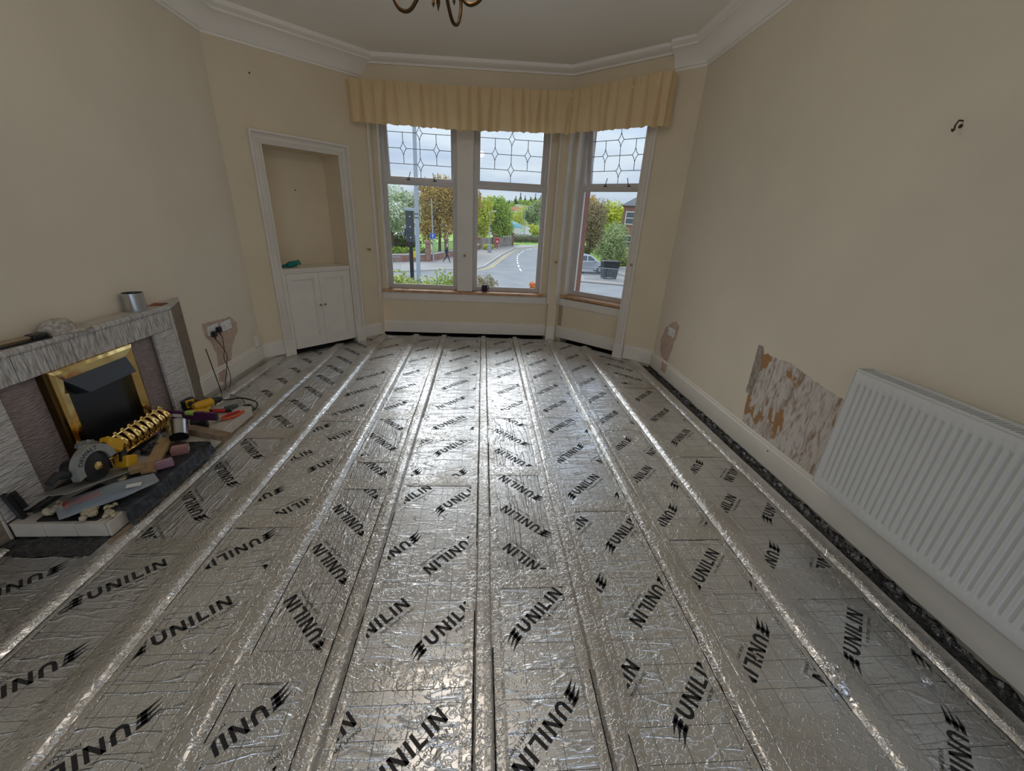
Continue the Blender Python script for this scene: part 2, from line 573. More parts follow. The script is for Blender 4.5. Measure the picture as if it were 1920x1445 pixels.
cup = empty('built_in_cupboard', label='cream two-door cupboard built into the recess beside the window', cat='cupboard', mat_=F_bl @ T(0, 0, 0))
ZS = 0.93
MB().box(a0 + 0.004, a1 - 0.004, -0.318, 0.012, ZS - 0.022, ZS).build('shelf', M_trim, cup)
fr_ = MB()
fr_.box(a0 + 0.004, a0 + 0.03, -0.03, -0.002, 0.05, ZS - 0.024); fr_.box(a1 - 0.03, a1 - 0.004, -0.03, -0.002, 0.05, ZS - 0.024)
fr_.box(a0 + 0.03, a1 - 0.03, -0.03, -0.002, ZS - 0.05, ZS - 0.024)
fr_.build('face_frame', M_trim, cup)
mid = (a0 + a1) / 2
for (x0, x1, kx) in ((a0 + 0.032, mid - 0.0015, mid - 0.028), (mid + 0.0015, a1 - 0.032, mid + 0.028)):
    d_ = MB()
    z0, z1 = 0.045, ZS - 0.053
    st = 0.062
    d_.box(x0, x0 + st, -0.022, 0.0, z0, z1); d_.box(x1 - st, x1, -0.022, 0.0, z0, z1)
    d_.box(x0 + st, x1 - st, -0.022, 0.0, z0, z0 + 0.11); d_.box(x0 + st, x1 - st, -0.022, 0.0, z1 - st, z1)
    dr = d_.build('door', M_trim, cup)
    p_ = MB()
    p_.box(x0 + st - 0.004, x1 - st + 0.004, -0.03, -0.020, z0 + 0.1, z1 - st + 0.004)
    for q in ((x0 + st, x0 + st + 0.01), (x1 - st - 0.01, x1 - st)):
        p_.box(q[0], q[1], -0.022, -0.008, z0 + 0.11, z1 - st)
    p_.box(x0 + st, x1 - st, -0.022, -0.008, z0 + 0.11, z0 + 0.12); p_.box(x0 + st, x1 - st, -0.022, -0.008, z1 - st - 0.01, z1 - st)
    p_.build('panel', M_trim, dr)
    MB(T(kx, 0.0, 0.515) @ RX(-90)).lathe([(0.004, 0), (0.004, 0.012), (0.011, 0.016), (0.013, 0.023), (0.009, 0.03), (0.002, 0.032)], 12).build(
        'knob', mat('aged_brass', (0.35, 0.27, 0.14), 0.4, metal=0.9), dr, smooth=True)
# gap below the doors is filled by a near-black box painted as its shade
MB().box(a0 + 0.01, a1 - 0.01, -0.3, -0.05, 0.0, 0.03).build('base', M_dark, cup)

# small fixings left in the walls
M_brass = mat('brass_hook', (0.42, 0.28, 0.10), 0.35, metal=1.0)
M_rust = mat('rusty_steel', (0.06, 0.04, 0.025), 0.6, metal=0.5)
h = empty('wall_hook', label='small bent steel hook high on the bare radiator wall', cat='hook', mat_=F_rt @ T(rx(1.895), 0, 2.0))
MB().tube([(0, -0.02, 0.02), (0, 0.02, 0.02), (-0.002, 0.03, 0.0), (-0.004, 0.028, -0.016), (-0.006, 0.036, -0.022), (-0.008, 0.045, -0.014)], 0.0035, 6).build('hook_wire', M_rust, h, smooth=True)
MB(RX(-90)).lathe([(0.008, 0), (0.008, 0.003), (0.004, 0.004)], 10).build('rose', M_rust, h)
def nail(F, x, z, label, name='picture_nail', L=0.018):
    o = MB(F @ T(x, 0, z)).tube([(0, -0.01, 0), (0, L, 0.004)], 0.003, 6).tube([(0, L, 0.004), (0, L + 0.003, 0.0045)], 0.006, 8).build(name, M_rust)
    return tag(o, label, 'nail')
nail(F_bl @ T(0, -0.32, 0), 0.75, 1.71, 'small nail in the back of the press recess')
nail(F_bl, 1.16, 2.62, 'lone nail in the wall above the press recess')
nail(F_rt, rx(2.3), 0.12, 'tiny nail head in the skirting below the bare wall patch')
def tieback(F, x, z, label):
    o = MB(F @ T(x, 0, z) @ RX(-90)).lathe([(0.012, -0.004), (0.012, 0.004), (0.005, 0.008), (0.005, 0.03), (0.013, 0.036), (0.014, 0.044), (0.006, 0.05)], 12).build('curtain_hook', M_brass, smooth=True)
    return tag(o, label, 'hook')
tieback(F_bl, 0.112, 1.11, 'brass curtain tieback knob on the wall beside the press')
tieback(F_fr @ T(0, -0.12, 0), 1.215, 1.07, 'brass curtain tieback knob on the window mullion')
tieback(F_fr, 0.035, 1.05, 'brass curtain tieback knob on the post between the bay windows')
tieback(F_br, 0.42, 1.12, 'brass curtain tieback knob on the casing of the angled window')
# ------------------------------------------------------------------ bay windows
def lead_paths(w_, h_):
    """leaded pattern of one light, in local x 0..w, z 0..h"""
    out = []
    zb, zm, zt_ = 0.225 * h_, 0.49 * h_, 0.755 * h_
    cx = 0.5 * w_
    lx_, rx_ = 0.235 * w_, 0.765 * w_
    dw, dh = 0.05 * w_, 0.118 * h_
    def diamond(x, z):
        # slightly concave lozenge
        k = 0.012
        top, bot, le, ri = (x, z + dh), (x, z - dh), (x - dw, z), (x + dw, z)
        for p, q in ((le, top), (top, ri), (ri, bot), (bot, le)):
            mx_, mz_ = (p[0] + q[0]) / 2, (p[1] + q[1]) / 2
            mx_ += (x - mx_) * 0.28; mz_ += (z - mz_) * 0.10
            out.append([p, (mx_, mz_), q])
    for z in (zb, zt_): diamond(cx, z)
    for x in (lx_, rx_): diamond(x, zm)
    for z in (zb, zt_):
        out.append([(0, z), (cx - dw, z)]); out.append([(cx + dw, z), (w_, z)])
    out.append([(0, zm), (lx_ - dw, zm)]); out.append([(lx_ + dw, zm), (rx_ - dw, zm)]); out.append([(rx_ + dw, zm), (w_, zm)])
    out.append([(cx, 0), (cx, zb - dh)]); out.append([(cx, zb + dh), (cx, zt_ - dh)]); out.append([(cx, zt_ + dh), (cx, h_)])
    for x in (lx_, rx_):
        out.append([(x, zm + dh), (x, zt_)]); out.append([(x, zb), (x, zm - dh)])
    return out

def rect_frame(mb_, x0, x1, z0, z1, wd, y0, y1):
    mb_.box(x0, x0 + wd, y0, y1, z0, z1); mb_.box(x1 - wd, x1, y0, y1, z0, z1)
    mb_.box(x0 + wd, x1 - wd, y0, y1, z0, z0 + wd); mb_.box(x0 + wd, x1 - wd, y0, y1, z1 - wd, z1)

def window(name, F, x0, x1, z0, z1, ztr, ypl, open_deg, label):
    """upvc window: fixed light below the transom, leaded top-hung vent above"""
    root = empty(name, mat_=F @ T(x0, ypl, z0))
    struct(root, label)
    W_, H_ = x1 - x0, z1 - z0
    fw = 0.045
    fm = MB()
    rect_frame(fm, 0, W_, 0, H_, fw, -0.035, 0.03)
    tz = ztr - z0
    fm.box(fw, W_ - fw, -0.035, 0.03, tz - 0.03, tz + 0.012)
    fo = fm.build('frame', M_upvc, root)
    bd = MB()
    rect_frame(bd, fw - 0.002, W_ - fw + 0.002, fw - 0.002, tz - 0.028, 0.014, 0.006, 0.022)
    bd.build('glazing_bead', M_upvc, fo)
    MB().box(fw + 0.004, W_ - fw - 0.004, -0.008, 0.004, fw + 0.004, tz - 0.034).build('lower_pane', M_glass, root)
    # vent sash, hinged at its head
    sx0, sx1, sz0, sz1 = 0.028, W_ - 0.028, tz + 0.004, H_ - 0.02
    Mx = T(0, -0.03, sz1) @ RX(-open_deg) @ T(0, 0, -sz1)
    sm = MB(Mx)
    rect_frame(sm, sx0, sx1, sz0, sz1, 0.05, -0.02, 0.032)
    sash = sm.build('vent_sash', M_upvc, root)
    MB(Mx).box(sx0 + 0.045, sx1 - 0.045, -0.006, 0.006, sz0 + 0.045, sz1 - 0.045).build('upper_pane', M_glass, sash)
    lm = MB(Mx)
    gx0, gz0 = sx0 + 0.05, sz0 + 0.05
    for path in lead_paths(sx1 - sx0 - 0.1, sz1 - sz0 - 0.1):
        lm.tube([(gx0 + p[0], 0.008, gz0 + p[1]) for p in path], 0.0038, 5)
    lm.build('lead_came', M_lead, sash)
    for hx, lean in ((0.3, 0.02), (0.68, -0.03)) if open_deg else ():
        hm = MB(Mx)
        hx_ = sx0 + hx * (sx1 - sx0)
        hm.cbox(hx_ - 0.02, hx_ + 0.022, 0.03, 0.045, sz0 + 0.008, sz0 + 0.026, 0.003)
        hm.tube([(hx_, 0.045, sz0 + 0.02), (hx_ + lean * 0.5, 0.05, sz0 + 0.06), (hx_ + lean, 0.052, sz0 + 0.11)], 0.0045, 6)
        hm.build('handle', M_black, sash)
    return root
# front pair and the angled light; local x runs from right to left for someone facing the bay
window('window_1', F_fr, 1.315, 2.228, 0.60, 2.66, 1.905, -0.28, 6.0, 'window of two lights beside the press, leaded vent ajar')
window('window_2', F_fr, 0.185, 1.111, 0.60, 2.66, 1.905, -0.28, 0.0, 'middle bay window with closed leaded vent')
window('window_3', F_br, 0.50, 1.375, 0.615, 2.66, 1.935, -0.28, 7.0, 'angled bay window with leaded vent ajar')
# stone colour outside reveal of the angled window
M_stone = mat('red_sandstone', (0.30, 0.13, 0.09), 0.85, var=0.3, vscale=20)
MB(F_br).box(1.375, 1.5, -0.52, -0.40, 0.4, 2.9).build('outer_reveal', M_stone, wall_br)

# mullion, sills, apron mouldings
mu = MB(F_fr)
mu.cbox(1.111, 1.315, -0.40, -0.12, 0.605, 2.62, 0.006)
struct(mu.build('trim_6', M_trim), 'plain wide mullion between the two front bay windows')
def sill(name, F, x0, x1, z, y0, y1, label):
    prof = [(y0, z - 0.03), (y1 - 0.004, z - 0.03), (y1, z - 0.024), (y1, z - 0.006), (y1 - 0.006, z), (y0, z)]
    n = len(prof)
    vv = [(x0, p[0], p[1]) for p in prof] + [(x1, p[0], p[1]) for p in prof]
    ff = [(k, (k + 1) % n, n + (k + 1) % n, n + k) for k in range(n)] + [tuple(reversed(range(n))), tuple(range(n, 2 * n))]
    s_ = struct(MB(F).add(vv, ff).build(name, M_wood), label)
    return s_
sill('trim_7', F_fr, 0.087, L_fr - 0.003, 0.603, -0.30, -0.075, 'oak window board along the two front bay windows')
sill('trim_8', F_br, 0.502, L_br - 0.003, 0.618, -0.30, -0.075, 'oak window board below the angled bay window')
for nm, F, x0, x1 in (('trim_9', F_fr, 0.087, L_fr), ('trim_10', F_br, 0.505, L_br)):
    ap = MB(F)
    ap.box(x0, x1, -0.14, -0.098, 0.49, 0.572)
    ap.box(x0, x1, -0.14, -0.106, 0.474, 0.49)
    struct(ap.build(nm, M_trim), 'painted apron board below an oak window board')
# thin beads on the reveals, and the moulded casing of the angled window
bd = MB(F_fr)
for x0, x1 in ((2.31 - 0.022, 2.31), (0.085, 0.107)):
    bd.cbox(x0, x1, -0.12, 0.012, 0.50, 2.6, 0.003)
for x0, x1 in ((2.228 - 0.006, 2.232), (0.181, 0.191)):
    bd.box(x0, x1, -0.27, -0.112, 0.605, 2.6)
struct(bd.build('trim_11', M_trim), 'white painted reveal linings of the front bay windows')
bd = MB(F_br)
bd.box(1.369, 1.379, -0.27, -0.112, 0.62, 2.6)
bd.cbox(L_br - 0.022, L_br, -0.12, 0.008, 0.50, 2.6, 0.003)
struct(bd.build('trim_12', M_trim), 'white painted reveal lining of the angled bay window')
architrave('trim_13', F_br, 0.49, 1.3, 2.6, 0.118, 'moulded casing at the outer edge of the angled window', left=False, top=False)
# ------------------------------------------------------------------ floor: foil-faced boards between taped joists
JX = [-2.215, -1.745, -1.325, -0.885, -0.505, 0.034, 0.470, 0.945, 1.385, 1.868]
JH = 0.020
fl = MB()
fl.box(-2.5, 2.2, YB, 5.85, -0.16, -0.10)
fl.box(-1.5, 1.9, 5.72, 5.85, -0.10, 0.09)  # added near-black blocks: shut out sky under the aprons, stand for shade
fl.box(0.40, L_br + 0.2, -0.36, -0.30, -0.10, 0.08, F_br)
fl.box(-0.1, L_fr + 0.1, -0.36, -0.30, -0.10, 0.08, F_fr)
floor = struct(fl.build('floor', M_dark), 'floor of foil-faced insulation boards between taped joists')

def foil_mat(name, col, rough, stretch, strength, grid=True, dirt=0.25, fine=0.25):
    m = bpy.data.materials.new(name)
    m.use_nodes = True
    t = m.node_tree
    N = t.nodes.new
    L = t.links.new
    b = t.nodes['Principled BSDF']
    b.inputs['Metallic'].default_value = 1.0
    tcn = N('ShaderNodeTexCoord')
    # wrinkles: thin raised lines along the contours of stretched noise, at two sizes
    def lines(scale_vec, base, width, dist_):
        mpn = N('ShaderNodeMapping'); mpn.inputs['Scale'].default_value = scale_vec
        L(tcn.outputs['Object'], mpn.inputs['Vector'])
        n1 = N('ShaderNodeTexNoise'); n1.inputs['Scale'].default_value = base; n1.inputs['Detail'].default_value = 2.5; n1.inputs['Distortion'].default_value = dist_
        L(mpn.outputs['Vector'], n1.inputs['Vector'])
        sb = N('ShaderNodeMath'); sb.operation = 'SUBTRACT'; sb.inputs[1].default_value = 0.5
        L(n1.outputs['Fac'], sb.inputs[0])
        ab = N('ShaderNodeMath'); ab.operation = 'ABSOLUTE'
        L(sb.outputs[0], ab.inputs[0])
        rg = N('ShaderNodeMapRange'); rg.interpolation_type = 'SMOOTHSTEP'
        rg.inputs['From Min'].default_value = 0.0; rg.inputs['From Max'].default_value = width
        rg.inputs['To Min'].default_value = 1.0; rg.inputs['To Max'].default_value = 0.0
        L(ab.outputs[0], rg.inputs['Value'])
        return rg
    r1_ = lines(stretch, 1.0, 0.035, 0.25)
    r2_ = lines((stretch[0] * 0.5 + 14, stretch[1] * 0.5 + 14, 14), 2.2, 0.05, 0.4)
    bp1 = N('ShaderNodeBump'); bp1.inputs['Strength'].default_value = strength; bp1.inputs['Distance'].default_value = 0.004
    L(r1_.outputs['Result'], bp1.inputs['Height'])
    bp2 = N('ShaderNodeBump'); bp2.inputs['Strength'].default_value = fine; bp2.inputs['Distance'].default_value = 0.0016
    L(r2_.outputs['Result'], bp2.inputs['Height']); L(bp1.outputs['Normal'], bp2.inputs['Normal'])
    n3 = N('ShaderNodeTexNoise'); n3.inputs['Scale'].default_value = 9; n3.inputs['Detail'].default_value = 2
    L(tcn.outputs['Object'], n3.inputs['Vector'])
    bp3 = N('ShaderNodeBump'); bp3.inputs['Strength'].default_value = 0.35; bp3.inputs['Distance'].default_value = 0.006
    L(n3.outputs['Fac'], bp3.inputs['Height']); L(bp2.outputs['Normal'], bp3.inputs['Normal'])
    L(bp3.outputs['Normal'], b.inputs['Normal'])
    # dust and smudges
    nd = N('ShaderNodeTexNoise'); nd.inputs['Scale'].default_value = 3.2; nd.inputs['Detail'].default_value = 6
    L(tcn.outputs['Object'], nd.inputs['Vector'])
    rd = N('ShaderNodeMapRange'); rd.inputs['From Min'].default_value = 0.45; rd.inputs['From Max'].default_value = 0.75
    L(nd.outputs['Fac'], rd.inputs['Value'])
    mx = N('ShaderNodeMix'); mx.data_type = 'RGBA'
    mx.inputs['A'].default_value = tuple(col) + (1,)
    mx.inputs['B'].default_value = (col[0] * (1 - dirt), col[1] * (1 - dirt * 1.12), col[2] * (1 - dirt * 1.3), 1)
    L(rd.outputs['Result'], mx.inputs['Factor'])
    last = mx.outputs['Result']
    rr = N('ShaderNodeMapRange'); rr.inputs['To Min'].default_value = rough; rr.inputs['To Max'].default_value = rough + 0.16
    L(rd.outputs['Result'], rr.inputs['Value'])
    L(rr.outputs['Result'], b.inputs['Roughness'])
    if grid:
        sx = N('ShaderNodeSeparateXYZ')
        L(tcn.outputs['Object'], sx.inputs['Vector'])
        ms = []
        for ax, off in (('X', 0.013), ('Y', 0.037)):
            a = N('ShaderNodeMath'); a.operation = 'ADD'; a.inputs[1].default_value = 10 + off
            L(sx.outputs[ax], a.inputs[0])
            md = N('ShaderNodeMath'); md.operation = 'MODULO'; md.inputs[1].default_value = 0.1
            L(a.outputs[0], md.inputs[0])
            lt = N('ShaderNodeMath'); lt.operation = 'LESS_THAN'; lt.inputs[1].default_value = 0.0016
            L(md.outputs[0], lt.inputs[0])
            ms.append(lt)
        mxm = N('ShaderNodeMath'); mxm.operation = 'MAXIMUM'
        L(ms[0].outputs[0], mxm.inputs[0]); L(ms[1].outputs[0], mxm.inputs[1])
        m2 = N('ShaderNodeMix'); m2.data_type = 'RGBA'
        m2.inputs['B'].default_value = (0.10, 0.10, 0.11, 1)
        L(mxm.outputs[0], m2.inputs['Factor']); L(last, m2.inputs['A'])
        last = m2.outputs['Result']
    L(last, b.inputs['Base Color'])
    return m
M_foilA = foil_mat('board_foil_cross', (0.80, 0.81, 0.83), 0.29, (3.0, 15, 5), 0.8, fine=0.6)
M_foilB = foil_mat('board_foil_long', (0.75, 0.755, 0.77), 0.29, (22, 2.2, 5), 0.8, fine=0.6)
M_tape = foil_mat('foil_tape', (0.74, 0.735, 0.735), 0.26, (14, 20, 14), 0.4, grid=False, dirt=0.3, fine=0.55)
M_print = mat('printed_ink', (0.022, 0.022, 0.024), 0.45, spec=0.4)
M_print2 = mat('printed_ink_grey', (0.06, 0.06, 0.062), 0.5, spec=0.3)

# the printed mark: three-barred emblem, name, strapline; x along the line of reading, origin at the emblem
def logo_polys():
    P = []
    ch, st = 0.056, 0.0125
    # emblem: three pointed bars
    for k, (y, dx) in enumerate(((0.005, -0.004), (0.024, 0.0), (0.043, 0.004))):
        P.append([(-0.014 + dx, y - 0.006), (0.022 + dx, y - 0.002), (0.026 + dx, y + 0.0105), (-0.010 + dx, y + 0.0075)])
        P.append([(-0.048 + dx, y - 0.014), (-0.014 + dx, y - 0.006), (-0.010 + dx, y + 0.0045)])
    P.append([(-0.006, 0.004), (0.010, 0.004), (0.016, 0.048), (0.0, 0.048)])
    x = 0.040
    def I(x):
        P.append([(x, 0), (x + st, 0), (x + st, ch), (x, ch)])
    def Nn(x, w_):
        P.append([(x, 0), (x + st * 0.92, 0), (x + st * 0.92, ch), (x, ch)])
        P.append([(x + w_ - st * 0.92, 0), (x + w_, 0), (x + w_, ch), (x + w_ - st * 0.92, ch)])
        P.append([(x, ch), (x + st * 1.1, ch), (x + w_, 0), (x + w_ - st * 1.1, 0)])
    # U
    w_ = 0.045
    P.append([(x, 0.02), (x + st, 0.02), (x + st, ch), (x, ch)])
    P.append([(x + w_ - st, 0.02), (x + w_, 0.02), (x + w_, ch), (x + w_ - st, ch)])
    cx, cy, ro, ri = x + w_ / 2, 0.0225, w_ / 2, w_ / 2 - st
    n = 8
    for k in range(n):
        a, b = PI + PI * k / n, PI + PI * (k + 1) / n
        P.append([(cx + ri * math.cos(a), cy + ri * math.sin(a)), (cx + ro * math.cos(a), cy + ro * math.sin(a)),
                  (cx + ro * math.cos(b), cy + ro * math.sin(b)), (cx + ri * math.cos(b), cy + ri * math.sin(b))])
    x += w_ + 0.012
    Nn(x, 0.047); x += 0.047 + 0.012
    I(x); x += st + 0.012
    P.append([(x, 0), (x + st, 0), (x + st, ch), (x, ch)]); P.append([(x + st, 0), (x + 0.036, 0), (x + 0.036, st * 0.9), (x + st, st * 0.9)])
    x += 0.036 + 0.010
    I(x); x += st + 0.012
    Nn(x, 0.047)
    return P, x + 0.047
LOGO, LEND = logo_polys()
strap = text_mesh('FOR SMART LIVING', 0.0168)
sw = max(p[0] for t_ in strap for p in t_)
STRAP = [[((p[0]) * (0.155 / sw) + LEND - 0.155, p[1] - 0.026) for p in t_] for t_ in strap]

def place(polys, ex, ey, ang):
    c_, s_ = math.cos(R(ang)), math.sin(R(ang))
    oy = 0.024     # emblem centre
    return [[(ex + p[0] * c_ - (p[1] - oy) * s_, ey + p[0] * s_ + (p[1] - oy) * c_) for p in q] for q in polys]

AB = (Vector(A) - Vector(B)).normalized()
nAB = Vector((-AB.y, AB.x))
DC = (Vector(C) - Vector(D)).normalized()
nDC = Vector((-DC.y, DC.x))
ROOM = [(B[0] + nAB.x * 0.0, B[1] + nAB.y * 0.0, nAB.x, nAB.y), (D[0] - nDC.x * 0.03, D[1] - nDC.y * 0.03, nDC.x, nDC.y), (0, 5.41, 0, -1), (-2.30, 0, 1, 0), (1.985, 0, -1, 0)]

def board(x0, x1, y0, y1, kind, anchor):
    """kind 'A': lines of print cross the board; 'B': they run along it. anchor = (emblem x, y, angle) of one printed mark"""
    rect = [(x0, y0), (x1, y0), (x1, y1), (x0, y1)]
    poly = clip_poly(rect, ROOM)
    if not poly:
        return
    b_ = MB().prism(poly, -0.05, 0.0).build('insulation_board', M_foilA if kind == 'A' else M_foilB, floor)
    if anchor is None:
        return b_
    ex, ey, ang = anchor
    E = rect_edges(x0 + 0.005, x1 - 0.005, y0 + 0.005, y1 - 0.005) + ROOM
    for i in range(-8, 9):
        for j in range(-12, 13):
            # the sheet alternates direction from row to row; a turned mark swings round its own middle
            if kind == 'A':
                cx, cy, flip = ex + 0.295 * i, ey + 0.40 * j, j % 2
            else:
                cx, cy, flip = ex + 0.40 * i, ey + 0.295 * j, i % 2
            aa = ang
            if flip:
                h_ = 0.13
                cx += 2 * h_ * math.cos(R(ang)); cy += 2 * h_ * math.sin(R(ang))
                aa = ang + 180
            if cx < x0 - 0.35 or cx > x1 + 0.35 or cy < y0 - 0.35 or cy > y1 + 0.35:
                continue
            vv, ff = [], []
            polys = place(LOGO, cx, cy, aa)
            if cy < 3.0:
                polys = polys + place(STRAP, cx, cy, aa)
            for q in polys:
                r_ = clip_poly(q, E)
                if r_:
                    k = len(vv)
                    vv += [(p[0], p[1], 0.0007) for p in r_]
                    ff.append(tuple(range(k, k + len(r_))))
            if len(ff) > 3:
                mb_ = MB().add(vv, ff)
                o_ = mb_.build('logo_print', M_print, b_, fix=False)
    return b_

def seg(j):
    return JX[j] + 0.03, JX[j + 1] - 0.03
YS = -0.6
BOARDS = {
 0: [(YS, 1.62, 'A', (-1.87, 1.47, 225)), (2.97, 5.6, 'B', (-1.93, 3.46, 315))],
 1: [(YS, 1.60, 'A', (-1.64, 1.29, 45)), (1.60, 2.70, 'B', (-1.46, 2.39, 135)), (2.70, 5.6, 'B', (-1.60, 2.97, 315))],
 2: [(YS, 1.77, 'A', (-1.24, 1.08, 45)), (1.77, 2.95, 'A', (-1.17, 2.03, 225)), (2.95, 4.14, 'A', (-1.19, 3.41, 45)), (4.14, 5.6, 'A', (-1.24, 4.38, 45))],
 3: [(YS, 1.00, 'A', (-0.66, 0.90, 225)), (1.00, 2.09, 'B', (-0.58, 1.38, 135)), (2.09, 3.02, 'B', (-0.60, 2.20, 135)), (3.02, 5.6, 'A', (-0.66, 3.27, 225))],
 4: [(YS, 0.96, 'A', (-0.31, 0.62, 45)), (0.96, 2.12, 'A', (-0.21, 1.05, 45)), (2.12, 2.70, 'A', (-0.10, 2.22, 225)), (2.70, 5.6, 'A', (-0.34, 2.80, 45))],
 5: [(YS, 1.37, 'A', (0.16, 1.09, 45)), (1.37, 2.23, 'B', (0.36, 1.66, 135)), (2.23, 3.06, 'B', (0.34, 2.58, 135)), (3.06, 5.6, 'A', (0.20, 3.13, 45))],
 6: [(YS, 1.88, 'A', (0.69, 1.56, 45)), (1.88, 3.06, 'A', (0.57, 1.97, 45)), (3.06, 5.6, 'A', (0.58, 3.14, 45))],
 7: [(YS, 0.67, 'A', (1.1, 0.4, 45)), (0.67, 1.65, 'A', (1.02, 1.31, 45)), (1.65, 2.85, 'A', (0.97, 2.07, 45)), (2.85, 5.6, 'A', (1.20, 3.13, 225))],
 8: [(YS, 1.30, 'A', (1.48, 0.95, 45)), (1.30, 2.46, 'A', (1.57, 1.54, 225)), (2.46, 3.75, 'A', (1.51, 2.61, 45)), (3.75, 5.6, 'B', (1.52, 4.12, 315))],
}
for j, bl in BOARDS.items():
    x0, x1 = seg(j)
    for y0, y1, k, an in bl:
        board(x0, x1, y0 + 0.004, y1 - 0.004, k, an)
board(-2.33, JX[0] - 0.03, YS, 1.60, 'A', None)
board(JX[9] + 0.03, 1.905, YS, 4.6, 'A', None)

# taped joists: proud timber wrapped in crinkled foil tape that fillets down to the boards
def room_y(x, y1=5.42):
    """where a joist line meets the bay walls"""
    y = y1
    for px, py, nx, ny in ROOM:
        if abs(ny) > 0.2 and ny < 0:
            yy = py + (-(x - px) * nx) / ny
            y = min(y, yy)
    return y
def crinkle(x, y, s, seed):
    return (noise.noise(Vector((x * s, y * s, seed * 3.7))) + 0.5 * noise.noise(Vector((x * s * 2.3, y * s * 2.3, seed * 1.9 + 5))))
def taped_joist(x, y0, y1, seed, hl=0.034, hr=0.034, lap=1.0):
    def side(w_):
        """from the joist top down over the shoulder (width w_), the slit, and the lap of tape on the board"""
        return [(0.0, JH + 0.0006), (0.012, JH), (0.020, JH - 0.0004), (0.0265, JH - 0.0012), (0.0265 + w_ * 0.33, JH * 0.80), (0.0265 + w_ * 0.66, JH * 0.46), (0.0265 + w_ * 0.92, JH * 0.12), (0.0265 + w_, 0.0008),
                (0.0300 + w_, 0.0008), (0.0330 + w_, 0.0026), (max(0.066, 0.040 + w_), 0.0024), (max(0.078, 0.052 + w_), 0.0012)]
    prof = [(-a_, z_) for a_, z_ in reversed(side(hl)[1:])] + [(min(a_, lap), z_) if a_ > lap else (a_, z_) for a_, z_ in side(hr)]
    n = int((y1 - y0) / 0.016)
    rows = []
    vv, ff = [], []
    for i in range(n + 1):
        y = y0 + (y1 - y0) * i / n
        wob = 0.004 * noise.noise(Vector((seed, y * 1.3, 0)))
        for k, (dx, z) in enumerate(prof):
            edge = min(k, len(prof) - 1 - k)
            amp = (0.0005, 0.0016, 0.0012, 0.0004, 0.0004, 0.0016, 0.0022, 0.0018, 0.0008, 0.0008, 0.0008, 0.0008)[min(edge, 11)]
            c_ = crinkle(x + dx, y, 38, seed)
            ex = (0.007 * noise.noise(Vector((y * 5, seed, k)))) if edge == 0 else 0.0015 * noise.noise(Vector((y * 20, seed, k)))
            vv.append((x + dx + wob + ex, y, max(0.001, z + amp * c_)))
    m_ = len(prof)
    for i in range(n):
        for k in range(m_ - 1):
            a_ = i * m_ + k
            ff.append((a_, a_ + 1, a_ + m_ + 1, a_ + m_))
    o_ = MB().add(vv, ff).build('taped_joist', M_tape, floor, fix=False)
    # shade of the slit between joist and board, painted as near-black faces
    o_.data.materials.append(M_dark)
    for pf in o_.data.polygons:
        k = pf.index % (m_ - 1)
        i = pf.index // (m_ - 1)
        yy = y0 + (y1 - y0) * i / n
        for side_, kk in ((0, 3), (1, m_ - 5)):
            if k == kk and noise.noise(Vector((yy * 1.1, seed * 2.3, side_ * 5.0))) > -0.12:
                pf.material_index = 1
    return o_
SH = {0: (.008, .030), 1: (.008, .034), 2: (.008, .034), 3: (.008, .030), 4: (.010, .018), 5: (.008, .008), 6: (.014, .008), 7: (.020, .008), 8: (.030, .008), 9: (.034, .006)}
for j, x in enumerate(JX):
    y1 = room_y(x) + 0.02
    if j == 0:
        taped_joist(x, 3.0, y1, 1, *SH[0])
        taped_joist(x, YS, 1.58, 21, *SH[0])
    else:
        taped_joist(x, YS, y1, j + 2, *SH[j], 0.046 if j == 9 else 1.0)
def cross_tape(x0, x1, y, wd, seed):
    nx, ny = int((x1 - x0) / 0.014), max(4, int(wd / 0.014))
    def fn(u, v):
        xx, yy = x0 + (x1 - x0) * u, y + (v - 0.5) * wd
        e = min(1, min(v, 1 - v) * 5)
        return (xx, yy + 0.004 * noise.noise(Vector((xx * 7, v, seed))), 0.0016 + 0.001 * e + 0.0013 * abs(crinkle(xx, yy, 26, seed)))
    return MB().grid(fn, nx, ny).build('foil_tape', M_tape, floor, fix=False)
sd = 40
for j, bl in BOARDS.items():
    x0, x1 = seg(j)
    for y0, y1, k, an in bl[1:]:
        if j == 0:
            continue
        sd += 1
        cross_tape(x0 + 0.02, x1 - 0.02, y0, 0.10 if sd % 3 else 0.15, sd)
# extra repairs seen on the boards
cross_tape(1.45, 1.80, 1.345, 0.11, 77)
cross_tape(-0.84, -0.56, 2.36, 0.07, 78)
cross_tape(0.99, 1.33, 0.70, 0.16, 79)
# foil apron at the bay: tape along the ends of the boards
cross_tape(-1.20, 0.86, 5.33, 0.14, 80)

# crumpled membrane in the gap along the radiator wall
M_memb = mat('black_membrane', (0.010, 0.010, 0.011), 0.22, metal=0.0, spec=0.7, var=0.9, vscale=60, col2=(0.05, 0.05, 0.05), bump=1.0, bscale=40, bdet=4)
def memb(u, v):
    y = YS + (4.5 - YS) * v
    x = 1.900 + 0.130 * u
    z = 0.002 - 0.030 * math.sin(PI * u) + 0.020 * crinkle(x, y, 26, 9) * (0.35 + 0.5 * u)
    return (min(x, 2.008 + 0.02 * (u < 1)), y, min(z, 0.02))
MB().grid(memb, 9, 330).build('membrane_edge', M_memb, floor, fix=False)
def memb2(u, v):
    y = YS + (1.60 - YS) * v
    x = -2.31 + 0.06 * u
    return (x, y, -0.03 + 0.035 * u + 0.012 * crinkle(x, y, 22, 12))
MB().grid(memb2, 5, 120).build('membrane_edge', M_memb, floor, fix=False)
